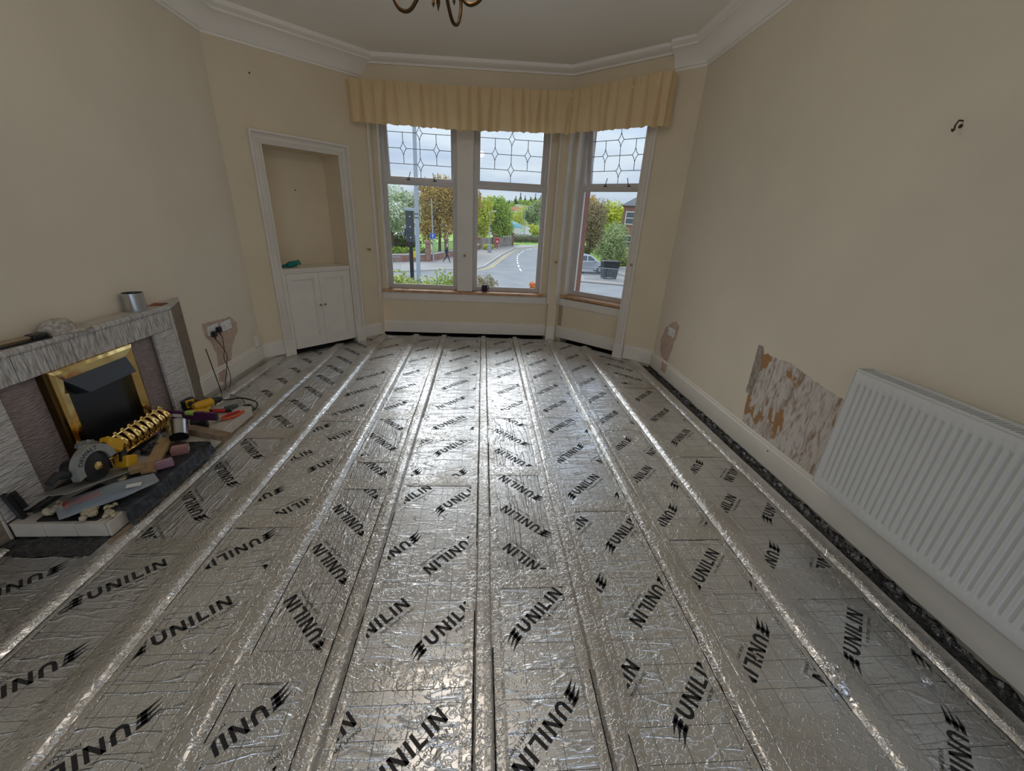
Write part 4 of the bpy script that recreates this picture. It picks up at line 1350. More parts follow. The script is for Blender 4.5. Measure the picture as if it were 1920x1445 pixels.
# coal bed, fret of bowed brass ribs with rails and ball finials
rnd = random.Random(4)
for k in range(16):
    MB(GI).ball((rnd.uniform(FX + 0.03, FX + 0.085), by0 + 0.06 + k * 0.026, 0.215 + rnd.uniform(-0.02, 0.03)), rnd.uniform(0.018, 0.028), nu=7, nv=5, jit=0.5, seed=k).build('coal', M_coal, fi)
bd_ = MB(GI)
bd_.box(FX - 0.027, FX + 0.085, by0 + 0.03, by1 - 0.01, 0.102, 0.19)
bd_.build('coal_tray', M_blk, fi)
NR = 9
for k in range(NR):
    y = by0 + 0.09 + k * (by1 - by0 - 0.13) / (NR - 1)
    pts = [(FX + 0.094, y, 0.265), (FX + 0.110, y, 0.250), (FX + 0.128, y, 0.225), (FX + 0.132, y, 0.20), (FX + 0.120, y, 0.175)]
    MB(GI).tube(pts, [0.010, 0.015, 0.0205, 0.019, 0.012], 10).build('fret_rib', M_bright, fi, smooth=True)
    MB(GI).ball((FX + 0.090, y, 0.278), 0.011, nu=10, nv=7).build('finial', M_bright, fi, smooth=True)
rl = MB(GI)
rl.tube([(FX + 0.092, by0 + 0.06, 0.268), (FX + 0.092, by1 - 0.02, 0.268)], 0.007, 8)
rl.tube(smooth_path([(FX + 0.09, by0 + 0.04, 0.165), (FX + 0.125, by0 + 0.10, 0.165), (FX + 0.135, 2.315, 0.165), (FX + 0.125, by1 - 0.07, 0.165), (FX + 0.09, by1 - 0.01, 0.165)]), 0.008, 8)
rl.build('fret_rail', M_bright, fi, smooth=True)
ft = MB(GI)
for y in (by0 + 0.06, by1 - 0.03):
    ft.tube([(FX + 0.10, y, 0.10), (FX + 0.10, y, 0.165)], 0.01, 8)
ft.build('fret_foot', M_bright, fi)

# ------------------------------------------------------------------ things on the mantel
M_alu = mat('aluminium_duct', (0.62, 0.63, 0.64), 0.24, metal=1.0, var=0.15, vscale=10, bump=0.1, bscale=30, bstretch=(1, 1, 0.1))
def duct_piece(name, M_, r, L, label, ribs):
    o = empty(name, label=label, cat='duct', mat_=M_)
    MB().lathe([(r, 0), (r, L), (r - 0.002, L), (r - 0.002, 0)], 28, cap=False).build('sleeve', M_alu, o, smooth=True)
    MB().lathe([(r + 0.0015, L - 0.006), (r + 0.0015, L + 0.001), (r - 0.003, L + 0.001)], 28, cap=False).build('rim', M_alu, o, smooth=True)
    mb_ = MB()
    for k in range(ribs):
        a = 2 * PI * k / ribs
        mb_.tube([(math.cos(a) * (r - 0.004), math.sin(a) * (r - 0.004), 0.004), (math.cos(a) * (r - 0.004), math.sin(a) * (r - 0.004), L * 0.5)], 0.0025, 4)
    mb_.lathe([(r - 0.003, 0.004), (0.002, 0.005)], 20, cap=False)
    mb_.build('inner_ribs', M_black, o)
    return o
duct_piece('duct_sleeve', T(-2.267, 2.80, FZ + 0.001) @ RZ(20), 0.056, 0.115, 'short silver duct sleeve standing on the mantel shelf', 3)
M_straw = mat('woven_cotton', (0.60, 0.55, 0.47), 0.85, var=0.5, vscale=70, bump=0.6, bscale=140)
cap_ = empty('woven_cap', (-2.262, 2.26, FZ), label='pale woven sun cap lying on the mantel shelf', cat='cap')
def crown(u, v):
    a = 2 * PI * u
    th = v * PI * 0.5
    r_ = 0.074 * math.cos(th) ** 0.6 + 0.0008
    seam = 1.0 - 0.05 * abs(math.cos(3 * a)) ** 8
    return (r_ * math.cos(a) * 0.86 * seam, r_ * math.sin(a) * 1.12 * seam, 0.010 + 0.060 * math.sin(th) ** 0.9)
MB().grid(crown, 48, 12).build('crown', M_straw, cap_, smooth='all')
def peak(k):
    def f(u, v):
        a = -0.5 * PI + PI * u
        r0, r1 = 0.070, 0.070 + 0.075 * max(0.0, math.cos(a)) ** 0.7
        r_ = r0 + (r1 - r0) * v
        # the peak points along the shelf, away from the brush
        return (r_ * math.sin(a) * 0.86, r_ * math.cos(a) * 1.12, 0.016 + k - 0.012 * v + 0.012 * v * math.cos(a * 2) * 0.5)
    return f
MB().grid(peak(0.0), 22, 6).grid(peak(-0.003), 22, 6).build('peak', M_straw, cap_, smooth='all')
MB().lathe([(0.0755, 0.001), (0.076, 0.018), (0.072, 0.018), (0.072, 0.001)], 32, M=Matrix.Diagonal((0.86, 1.12, 1, 1)), cap=False).build('hat_band', M_straw, cap_)
MB(T(0, 0, 0.070)).ball((0, 0, 0), 0.006, 0.006, 0.003, nu=8, nv=5).build('button', M_straw, cap_, smooth='all')
br = empty('dusting_brush', (-2.255, 2.08, FZ), rz=R(82), label='flat wooden brush with a black edge beside the cap on the mantel', cat='brush')
MB().cbox(-0.14, 0.02, -0.02, 0.02, 0.008, 0.024, 0.006).build('handle', M_pine2, br)
MB().cbox(0.02, 0.09, -0.03, 0.03, 0.004, 0.026, 0.005).build('stock', M_black, br)
MB().box(-0.13, 0.085, -0.045, -0.022, 0.0, 0.007).build('bristle_strip', M_black, br)
M_red = mat('red_abrasive', (0.34, 0.10, 0.06), 0.9, var=0.3, vscale=20)
tag(MB(T(-2.275, 3.00, FZ) @ RZ(14)).grid(lambda u, v: (-0.045 + 0.085 * u, -0.055 + 0.11 * v, 0.001 + 0.009 * math.sin(PI * v) * u), 6, 8).build('sandpaper', M_red), 'curled red sandpaper sheet at the end of the mantel', 'sandpaper')

# ------------------------------------------------------------------ tools and rubbish on the hearth
M_yel = mat('tool_yellow', (0.72, 0.40, 0.02), 0.42)
M_gry = mat('cast_grey', (0.36, 0.36, 0.34), 0.42, metal=0.4, var=0.15, vscale=20)
M_steel = mat('steel', (0.45, 0.45, 0.46), 0.3, metal=1.0)
M_dkgr = mat('dark_rubber', (0.022, 0.023, 0.025), 0.55)
# circular saw, tipped on its shoe; local x along the cut, local y towards the room (blade side), z up
saw = empty('circular_saw', label='yellow and black circular saw with a grey blade guard lying on the hearth', cat='saw', mat_=T(-1.985, 1.895, 0.222) @ RX(-17) @ RZ(90) @ RX(-6) @ Matrix.Diagonal((1, -1, 1, 1)))
def half_ring(r0, r1, a0, a1, y0, y1, n=26):
    vv, ff = [], []
    for k in range(n + 1):
        a = R(a0 + (a1 - a0) * k / n)
        for r_, y in ((r0, y0), (r1, y0), (r1 * 0.985, y1), (r0, y1)):
            vv.append((r_ * math.cos(a), y, r_ * math.sin(a)))
    for k in range(n):
        for i in range(4):
            j = (i + 1) % 4
            ff.append((k * 4 + i, k * 4 + j, k * 4 + 4 + j, k * 4 + 4 + i))
    ff += [(0, 1, 2, 3), tuple(n * 4 + q for q in (3, 2, 1, 0))]
    return vv, ff
vv, ff = half_ring(0.078, 0.118, 20, 205, -0.01, 0.024)
guard = MB(T(0, 0, 0.03)).add(vv, ff).build('upper_guard', M_gry, saw, smooth=True)
# maker's name round the guard
tr = text_mesh('DEWALT', 0.032)
tw = max(p[0] for q in tr for p in q)
lt = MB(T(0, 0.0255, 0.03))
for q in tr:
    vv = []
    for p in q:
        a = R(128) - (p[0] - tw / 2) / 0.092
        r_ = 0.086 + p[1]
        vv.append((r_ * math.cos(a), 0.0, r_ * math.sin(a)))
    lt.add(vv, [(0, 1, 2)])
lt.build('lettering', M_black, guard, fix=False)
MB(T(0, 0, 0.03)).lathe([(0.079, 0.0), (0.079, 0.018), (0.05, 0.020), (0.03, 0.026), (0.001, 0.027)], 30, M=RX(-90) @ T(0, 0, -0.008)).build('lower_guard', M_blk, saw, smooth=True)
MB(T(0, 0, 0.03)).lathe([(0.022, 0.0), (0.022, 0.004), (0.016, 0.006)], 16, M=RX(-90) @ T(0, 0, 0.018)).build('arbor', M_bright, saw, smooth=True)
MB().cbox(-0.20, 0.20, -0.11, 0.045, -0.052, -0.047, 0.002).build('shoe', M_gry, saw)
bd = MB()
bd.tube([(0.0, -0.01, 0.03), (0.0, -0.06, 0.03), (0.0, -0.13, 0.03)], [0.052, 0.05, 0.042], 16)
bd.build('motor_housing', M_blk, saw, smooth=True)
hnd = MB()
hnd.tube(smooth_path([(0.05, -0.03, 0.06), (0.10, -0.03, 0.115), (0.16, -0.03, 0.11), (0.205, -0.03, 0.06), (0.20, -0.03, 0.0)]), 0.019, 10)
hnd.build('handle', M_dkgr, saw, smooth=True)
MB(T(0.145, -0.03, 0.115) @ RY(25)).cbox(-0.045, 0.05, -0.03, 0.034, -0.04, 0.03, 0.008).build('handle_shell', M_yel, saw)
MB(T(0.215, -0.03, -0.0) @ RY(10)).cbox(-0.03, 0.04, -0.036, 0.036, -0.04, 0.03, 0.006).build('battery', M_yel, saw)
MB().tube([(-0.10, -0.02, 0.02), (-0.17, -0.015, 0.035), (-0.215, -0.01, 0.01)], [0.022, 0.02, 0.017], 10).build('front_grip', M_dkgr, saw, smooth=True)

# clear polythene bag with red and blue sleeves
M_bag = mat('clear_polythene', (0.55, 0.62, 0.68), 0.22, alpha=0.38, spec=0.8, bump=0.8, bscale=22)
M_redp = mat('red_card', (0.50, 0.06, 0.04), 0.5)
M_blue = mat('navy_card', (0.03, 0.07, 0.14), 0.5)
M_white = mat('white_label', (0.75, 0.75, 0.74), 0.6)
bag = empty('polythene_bag', label='clear polythene bag holding red and dark blue sleeves on the hearth front', cat='bag', mat_=T(-1.885, 1.825, hz + 0.0125) @ RZ(48))
def bagf(sgn):
    def f(u, v):
        x = -0.19 + 0.38 * u; y = -0.085 + 0.17 * v
        b = (max(0, math.sin(PI * u)) * max(0, math.sin(PI * v))) ** 0.45
        taper = 1.0 - 0.35 * max(0, u - 0.6) / 0.4
        return (x, y * taper + 0.01 * noise.noise(Vector((u * 4, v * 2, 1))), 0.026 + sgn * (0.022 * b) + 0.006 * noise.noise(Vector((u * 6, v * 5, sgn))) * b)
    return f
MB().grid(bagf(1), 26, 14).grid(bagf(-1), 26, 14).build('bag_film', M_bag, bag, smooth='all')
MB(T(0, 0, 0.022)).cbox(-0.165, -0.03, 0.0, 0.05, 0.0, 0.016, 0.003).build('red_sleeve', M_redp, bag)
MB(T(0, 0, 0.018)).cbox(-0.15, 0.08, -0.062, -0.006, 0.0, 0.016, 0.003).build('blue_sleeve', M_blue, bag)
MB(T(0.09, -0.045, 0.0495) @ RZ(-20)).box(-0.03, 0.03, -0.016, 0.018, 0.0, 0.001).build('paper_label', M_white, bag)

# black liner tray and torn dark sheeting over the hearth edge
M_sheet = mat('dark_plastic_sheet', (0.030, 0.035, 0.045), 0.3, var=0.5, vscale=14, col2=(0.012, 0.013, 0.016), bump=0.9, bscale=26)
tr_ = MB()
tp = [(-2.09, 1.66), (-1.83, 1.665), (-1.80, 1.75), (-1.87, 1.92), (-2.05, 1.95), (-2.10, 1.80)]
tr_.prism(tp, hz + 0.0005, hz + 0.006)
tag(tr_.build('rubber_mat', M_black), 'black rubber mat at the near end of the hearth', 'mat')
def sheetf(u, v):
    y = 1.72 + 0.68 * v + 0.02 * noise.noise(Vector((u * 3, v * 6, 4)))
    d = u * 0.36
    if d < 0.20:
        x = -1.955 + d; z = hz + 0.003
    else:
        e = d - 0.20
        x = -1.755 + 0.018 * (e / 0.16) + 0.008; z = hz + 0.004 - e * 0.55
    c_ = crinkle(u * 0.36, y, 16, 31)
    return (x + 0.006 * abs(c_), y, max(0.029, z) + 0.010 * abs(c_))
tag(MB().grid(sheetf, 26, 46).build('plastic_sheet', M_sheet, smooth='all', fix=False), 'crumpled dark plastic sheet draped over the front edge of the hearth', 'sheet')

# expanding-foam lumps
M_foam = mat('cured_foam', (0.56, 0.47, 0.32), 0.85, var=0.25, vscale=30, bump=0.6, bscale=60)
def foam(x, y, z, r, seed, label, n=4):
    rnd_ = random.Random(seed)
    mb_ = MB(T(x, y, z))
    for k in range(n):
        mb_.ball((rnd_.uniform(-r, r), rnd_.uniform(-r, r) * 1.3, r * 0.55 + rnd_.uniform(0, r * 0.3)), r * rnd_.uniform(0.35, 0.7), r * rnd_.uniform(0.45, 0.9), r * 0.5, nu=10, nv=7, jit=0.7, seed=seed + k)
    return tag(mb_.build('foam_lump', M_foam, smooth='all'), label, 'foam')
foam(-2.05, 1.705, hz + 0.006, 0.034, 51, 'cream lump of cured foam at the corner of the rubber mat', 6)
foam(-1.872, 1.685, hz + 0.006, 0.028, 61, 'long crumbling foam scrap nearest the hearth corner', 7)
foam(-1.79, 1.70, hz + 0.001, 0.022, 71, 'bent foam scrap at the very edge of the hearth', 4)
foam(-2.055, 1.80, hz + 0.006, 0.020, 81, 'small foam curl behind the clear bag', 4)
foam(-1.83, 1.755, hz + 0.0065, 0.016, 91, 'small foam nugget below the clear bag', 5)
foam(-1.955, 1.985, hz + 0.001, 0.020, 101, 'foam lump lying against the saw', 4)
foam(1.094, 0.978, 0.001, 0.011, 111, 'yellowish foam crumb on the foil boards', 4)

# small black tools at the end by the surround
ham = empty('claw_hammer', label='black claw hammer leaning at the end of the hearth', cat='hammer', mat_=T(-2.15, 1.715, hz + 0.006) @ RZ(0))
MB().tube([(0, 0.0, 0.012), (0.02, 0.12, 0.02), (0.03, 0.20, 0.03)], [0.013, 0.012, 0.014], 8).build('handle', M_dkgr, ham, smooth=True)
MB().tube([(-0.05, -0.012, 0.012), (0.0, 0.0, 0.018), (0.03, 0.004, 0.018), (0.055, 0.006, 0.014)], [0.003, 0.010, 0.009, 0.013], 8).build('head', M_blk, ham, smooth=True)
wb_ = empty('wire_brush', label='dark wire brush standing against the near jamb of the fireplace', cat='brush', mat_=T(-2.175, 1.69, hz + 0.001) @ RZ(70) @ RY(-8))
MB().cbox(-0.012, 0.012, -0.018, 0.018, 0.0, 0.15, 0.004).build('stock', M_black, wb_)
bb = MB()
for k in range(8):
    for i in range(3):
        bb.box(0.012, 0.036, -0.012 + i * 0.009, -0.008 + i * 0.009, 0.045 + k * 0.0125, 0.052 + k * 0.0125)
bb.build('bristles', M_dkgr, wb_)

# timber, boxes
def offcut(name, M_, a, b, c, m, label, cat='timber'):
    return tag(MB(M_).cbox(-a / 2, a / 2, -b / 2, b / 2, 0, c, min(a, b, c) * 0.06).build(name, m), label, cat)
offcut('timber_offcut', T(-1.80, 2.475, hz + 0.006) @ RZ(-20) @ RY(-1.0), 0.34, 0.062, 0.042, M_pine2, 'brown timber offcut overhanging the hearth edge')
offcut('timber_offcut', T(-1.93, 2.215, hz + 0.012) @ RZ(111) @ RY(-4), 0.36, 0.07, 0.022, M_pine, 'pale flat timber board lying slantwise across the hearth')
offcut('timber_block', T(-1.93, 2.06, hz + 0.012) @ RZ(35), 0.07, 0.05, 0.036, M_pine, 'small square-cut timber block beside the saw')
M_pink = mat('pink_brown_card', (0.36, 0.17, 0.15), 0.7, var=0.2, vscale=15)
M_purp = mat('purple_card', (0.30, 0.16, 0.22), 0.55)
def carton(M_, a, b, c, m, label):
    o = empty('small_carton', label=label, cat='carton', mat_=M_)
    MB().cbox(-a / 2, a / 2, -b / 2, b / 2, 0, c, 0.002).build('carton_body', m, o)
    MB().box(-a / 2 + 0.006, a / 2 - 0.006, -0.0008, 0.0008, c, c + 0.0012).build('tape_seam', M_white, o)
    MB().box(a / 2 - 0.001, a / 2 + 0.0008, -b / 2 + 0.008, b / 2 - 0.008, c * 0.2, c * 0.8).build('end_label', M_tileC, o)
    return o
carton(T(-1.835, 2.265, hz + 0.006) @ RZ(25), 0.085, 0.06, 0.045, M_pink, 'small pinkish-brown carton in front of the silver duct')
carton(T(-1.815, 2.105, hz + 0.016) @ RZ(40), 0.08, 0.055, 0.035, M_purp, 'small purplish carton at the end of the pale board')
# silver duct sleeve on its side, mouth towards the room
duct_piece('duct_sleeve', T(-1.905, 2.385, hz + 0.066) @ RZ(-35) @ RY(115), 0.050, 0.115, 'silver duct sleeve lying among the tools on the hearth', 14).matrix_world = T(-1.895, 2.36, hz + 0.06) @ RZ(30) @ RX(-62) @ RY(0)
# spirit level
lv = empty('spirit_level', label='purple spirit level resting across the clutter in front of the fire', cat='level', mat_=T(-1.95, 2.575, hz + 0.105) @ RZ(-4))
M_lvl = mat('purple_anodised', (0.16, 0.05, 0.17), 0.28, metal=0.7)
MB().cbox(-0.20, 0.17, -0.012, 0.012, -0.028, 0.028, 0.003).build('beam', M_lvl, lv)
MB().cbox(-0.03, 0.03, -0.0135, 0.0135, 0.006, 0.0295, 0.003).build('vial', mat('vial_green', (0.35, 0.6, 0.1), 0.2), lv)
for x in (-0.206, 0.17):
    MB().cbox(x, x + 0.006, -0.014, 0.014, -0.03, 0.03, 0.002).build('end_cap', M_black, lv)
MB().box(-0.14, -0.05, -0.0128, -0.0118, -0.012, 0.012).build('name_plate', M_white, lv)
# drills and drivers
def drill(M_, label, body=M_yel, L=0.17):
    o = empty('cordless_drill', label=label, cat='drill', mat_=M_)
    MB(RY(90)).lathe([(0.012, -0.10), (0.028, -0.095), (0.034, -0.06), (0.034, 0.0), (0.030, 0.03)], 16).build('motor_housing', body, o, smooth=True)
    MB(RY(90)).lathe([(0.030, 0.03), (0.027, 0.05), (0.022, 0.055), (0.024, 0.075), (0.014, 0.10), (0.006, 0.104)], 16).build('chuck', M_dkgr, o, smooth=True)
    MB().tube([(-0.045, 0, -0.02), (-0.055, 0.0, -0.07), (-0.06, 0, -0.13)], [0.021, 0.019, 0.021], 10).build('grip', M_dkgr, o, smooth=True)
    MB().cbox(-0.105, -0.01, -0.036, 0.036, -0.185, -0.13, 0.008).build('battery', M_black, o)
    MB().cbox(-0.085, -0.025, -0.03, 0.03, -0.13, -0.118, 0.004).build('battery_collar', body, o)
    MB().tube([(0.10, 0, 0), (0.16, 0, 0)], 0.0035, 6).build('bit', M_steel, o)
    MB(T(-0.03, 0, -0.036) @ RY(20)).cbox(-0.008, 0.008, -0.008, 0.008, -0.016, 0.012, 0.003).build('trigger', M_blk, o)
    return o
drill(T(-2.04, 2.71, hz + 0.042) @ RZ(205) @ RX(86), 'yellow cordless drill lying on its side behind the timber offcut')
drill(T(-2.02, 2.86, hz + 0.062) @ RZ(60) @ RX(84), 'larger black and yellow drill propped up at the far end of the hearth')
M_orng = mat('orange_grip', (0.60, 0.10, 0.03), 0.45)
M_redg = mat('red_grip', (0.55, 0.03, 0.03), 0.4)
pl = empty('pliers', label='pliers with one red-orange handle on the hearth edge', cat='pliers', mat_=T(-1.845, 2.70, hz + 0.014) @ RZ(55))
MB().tube(smooth_path([(-0.01, 0.0, 0.0), (0.03, -0.02, 0.0), (0.08, -0.026, 0.0), (0.15, -0.010, 0.004)]), 0.011, 8).build('handle', M_orng, pl, smooth=True)
MB().tube(smooth_path([(-0.01, 0.0, 0.0), (0.03, 0.022, 0.0), (0.08, 0.03, 0.0), (0.14, 0.022, 0.0)]), 0.010, 8).build('handle', M_redg, pl, smooth=True)
MB().tube([(-0.07, 0.0, 0), (-0.03, 0, 0), (0.0, 0, 0)], [0.004, 0.011, 0.013], 8).build('jaws', M_steel, pl, smooth=True)
st = empty('wire_stripper', label='wire stripper with a bright red grip near the hearth corner', cat='stripper', mat_=T(-1.925, 2.83, hz + 0.014) @ RZ(8))
MB().cbox(-0.05, 0.035, -0.016, 0.016, -0.012, 0.012, 0.006).build('grip', M_redg, st)
MB().cbox(0.035, 0.075, -0.014, 0.014, -0.010, 0.012, 0.004).build('jaw_block', M_blk, st)
MB().tube([(-0.05, 0.006, 0.0), (-0.11, 0.018, 0.0)], 0.008, 8).build('spring_handle', M_black, st)
sc_ = empty('screwdriver', label='screwdriver with a dark grey barrel handle at the far hearth corner', cat='screwdriver', mat_=T(-1.875, 2.895, hz + 0.017) @ RZ(40))
MB(RY(90)).lathe([(0.007, -0.055), (0.016, -0.045), (0.0165, 0.0), (0.013, 0.03), (0.006, 0.04)], 10).build('handle', mat('grey_green_grip', (0.06, 0.08, 0.08), 0.4), sc_, smooth=True)
MB().tube([(0.035, 0, 0), (0.12, 0, 0.0)], 0.003, 6).build('shaft', M_steel, sc_)
ch_ = empty('wood_chisel', label='wood chisel with a yellow handle lying over the tools', cat='chisel', mat_=T(-1.98, 2.79, hz + 0.05) @ RZ(100) @ RY(8))
MB(RY(90)).lathe([(0.008, -0.08), (0.013, -0.06), (0.012, 0.02), (0.008, 0.03)], 10).build('handle', M_yel, ch_, smooth=True)
MB().cbox(0.03, 0.12, -0.008, 0.008, -0.0015, 0.0015, 0.0005).build('blade', M_steel, ch_)
# coil of bare wire and a crumpled film
cw = MB(T(-2.075, 2.45, hz + 0.015))
rnd = random.Random(8)
for k in range(5):
    a0_ = rnd.uniform(0, 6)
    cw.tube([(0.035 * math.cos(a0_ + t_ * 0.5) * (1 + 0.2 * math.sin(t_ + k)), 0.035 * math.sin(a0_ + t_ * 0.5) * (1 + 0.2 * math.cos(k + t_)), 0.008 * k + 0.006 * math.sin(t_)) for t_ in range(13)], 0.0025, 5)
tag(cw.build('wire_coil', M_steel, smooth=True), 'small coil of bare silver wire below the brass fret', 'wire')
def crumple(M_, a, b, c, m, label, name, seed, cat):
    mb_ = MB(M_)
    vv, ff = [], []
    nu, nv = 16, 9
    for i in range(nv + 1):
        th = PI * i / nv
        for k in range(nu):
            an = 2 * PI * k / nu
            d = 1 + 0.55 * noise.noise(Vector((math.cos(an) * 2.2 + seed, math.sin(an) * 2.2, th * 2.0)))
            vv.append((a * math.sin(th) * math.cos(an) * d, b * math.sin(th) * math.sin(an) * d, max(0, c + c * math.cos(th) * d)))
    for i in range(nv):
        for k in range(nu):
            j = (k + 1) % nu
            ff.append((i * nu + k, (i + 1) * nu + k, (i + 1) * nu + j, i * nu + j))
    mb_.add(vv, ff)
    return tag(mb_.build(name, m), label, cat)
M_film = mat('grey_film', (0.30, 0.31, 0.33), 0.2, metal=0.3, var=0.4, vscale=30, bump=0.6, bscale=40)
crumple(T(-2.075, 1.99, hz + 0.215), 0.045, 0.04, 0.014, M_film, 'crumpled grey film on top of the saw by the brass frame', 'film_scrap', 3, 'scrap')
crumple(T(-2.02, 2.29, hz + 0.001), 0.05, 0.06, 0.022, M_sheet, 'dark crumpled bag between the brass fret and the pale board', 'dark_bag', 7, 'bag')
crumple(T(-2.13, 2.90, hz + 0.001), 0.035, 0.035, 0.03, mat('brown_pouch', (0.13, 0.06, 0.035), 0.8), 'brown pouch at the far end of the hearth beside the surround', 'tool_pouch', 9, 'pouch')

# foil scraps on the floor
crumple(T(1.355, 0.90, 0.006), 0.022, 0.05, 0.018, M_tape, 'crumpled foil scrap beside the joist near the radiator', 'foil_scrap', 1, 'scrap')
crumple(T(1.335, 0.855, 0.006), 0.026, 0.03, 0.022, M_tape, 'torn foil ball at the broken joist tape', 'foil_scrap', 2, 'scrap')
crumple(T(1.71, 0.866, 0.002), 0.022, 0.016, 0.006, M_tape, 'flat foil flake on the board below the radiator', 'foil_scrap', 4, 'scrap')

# ------------------------------------------------------------------ things on the window board and the press shelf
mg = empty('mug', (0.035, 5.60, 0.6035), label='dark purple mug with a pale rim on the window board', cat='mug')
M_mug = mat('purple_glaze', (0.035, 0.018, 0.06), 0.2)
MB().lathe([(0.001, 0), (0.036, 0.0), (0.039, 0.004), (0.040, 0.088), (0.036, 0.092), (0.035, 0.02), (0.001, 0.015)], 24, cap=False).build('mug_body', M_mug, mg, smooth=True)
MB().lathe([(0.0405, 0.086), (0.041, 0.098), (0.037, 0.099), (0.036, 0.088)], 24, cap=False).build('rim', M_white, mg, smooth=True)
MB(RZ(20)).tube(smooth_path([(0.038, 0, 0.07), (0.06, 0, 0.066), (0.064, 0, 0.045), (0.055, 0, 0.026), (0.038, 0, 0.022)]), 0.005, 8).build('handle', M_mug, mg, smooth=True)
M_peb = mat('pale_pebble', (0.55, 0.50, 0.44), 0.7)
tag(MB(T(-0.37, 5.58, 0.6035)).ball((0, 0, 0.012), 0.022, 0.014, 0.012, jit=0.2, seed=2).build('putty_lump', M_peb, smooth='all'), 'pale putty lump on the window board beside the mullion', 'putty')
tag(MB(T(-1.02, 5.52, 0.6035)).cbox(-0.05, 0.05, -0.008, 0.008, 0, 0.006, 0.002).build('wood_shaving', M_pine), 'thin wood shaving on the window board near the press', 'shaving')
M_teal = mat('teal_net', (0.0, 0.26, 0.22), 0.55, var=0.4, vscale=40, bump=0.8, bscale=90)
def glove():
    o = empty('teal_glove', label='crumpled teal work glove on the shelf of the press', cat='glove', mat_=F_bl @ T(0.985, -0.13, ZS + 0.001) @ RZ(10))
    mb_ = MB()
    vv, ff = [], []
    def f(u, v):
        an = 2 * PI * u
        t = v
        r_ = 0.026 + 0.014 * math.sin(PI * t) + 0.006 * noise.noise(Vector((u * 5, v * 4, 3)))
        return (-0.07 + 0.13 * t, r_ * math.cos(an) * 1.1, max(0.001, 0.022 + r_ * 0.8 * math.sin(an) + 0.02 * (1 - t)))
    MB().grid(f, 18, 12).build('palm', M_teal, o, smooth='all')
    for k, (a, l) in enumerate(((-28, 0.05), (-8, 0.06), (10, 0.055), (28, 0.045))):
        MB(T(0.05, 0.012 * (k - 1.5), 0.016) @ RZ(a)).tube([(0, 0, 0), (l * 0.5, 0, 0.006), (l, 0, -0.006)], [0.011, 0.010, 0.008], 8).build('finger', M_teal, o, smooth=True)
    MB(T(-0.02, -0.03, 0.02) @ RZ(-60)).tube([(0, 0, 0), (0.03, 0, 0.004), (0.05, 0, 0.0)], [0.012, 0.010, 0.008], 8).build('thumb', M_teal, o, smooth=True)
    MB(T(-0.075, 0, 0.042)).lathe([(0.026, 0), (0.030, 0.012), (0.027, 0.012), (0.024, 0)], 14, M=RY(-70), cap=False).build('cuff', M_teal, o, smooth=True)
glove()
# ================================================================== the street below the bay
GZ = -3.0
M_asph = mat('asphalt', (0.20, 0.205, 0.215), 0.85, var=0.2, vscale=0.6, col2=(0.25, 0.255, 0.26))
M_pave = mat('pavement_slab', (0.34, 0.31, 0.29), 0.85, var=0.15, vscale=0.5)
M_kerb = mat('kerb_stone', (0.50, 0.47, 0.43), 0.8)
M_grass = mat('lawn', (0.16, 0.30, 0.03), 0.9, var=0.3, vscale=0.8, col2=(0.24, 0.40, 0.05))
M_line = mat('white_road_paint', (0.75, 0.75, 0.74), 0.7)
M_yline = mat('yellow_road_paint', (0.62, 0.48, 0.16), 0.7)
M_redst = mat('red_sandstone_wall', (0.36, 0.20, 0.15), 0.9, var=0.35, vscale=2.5, bump=0.5, bscale=6)
M_galv = mat('galvanised_steel', (0.38, 0.42, 0.45), 0.5, metal=0.3)
M_bark = mat('bark', (0.16, 0.11, 0.07), 0.9, var=0.3, vscale=6)
M_wh = mat('white_render', (0.72, 0.68, 0.58), 0.8)

gr = MB()
gr.box(-120, 140, 6.5, 330, GZ - 0.3, GZ)
struct(gr.build('ground', M_asph), 'grey asphalt road junction below the bay')
# pavement of the far corner, with kerb
pv = [(-60, 33.5), (-7.2, 35.0), (-2.6, 38.2), (-0.8, 39.0), (0.1, 41.5), (0.9, 46.5), (2.6, 57.0), (5.0, 69.0), (10.7, 78.7), (24, 92), (14, 95), (5.4, 75.4), (-0.4, 64.6), (-3.0, 52.2), (-5.7, 43.6), (-9.0, 41.4), (-60, 38)]
def poly_slab(pts, z0, z1, name, m, label):
    bm = bmesh.new()
    vs0 = [bm.verts.new((p[0], p[1], z1)) for p in pts]
    f = bm.faces.new(vs0)
    r = bmesh.ops.extrude_face_region(bm, geom=[f])
    for v in [g_ for g_ in r['geom'] if isinstance(g_, bmesh.types.BMVert)]:
        v.co.z = z0
    bmesh.ops.recalc_face_normals(bm, faces=bm.faces)
    bmesh.ops.triangulate(bm, faces=bm.faces)
    me = bpy.data.meshes.new(name)
    bm.to_mesh(me); bm.free()
    me.materials.append(m)
    o = bpy.data.objects.new(name, me)
    COL.objects.link(o)
    return struct(o, label)
poly_slab(pv, GZ - 0.05, GZ + 0.10, 'pavement', M_pave, 'pavement round the far corner of the junction')
kb = MB()
ke = pv[:10]
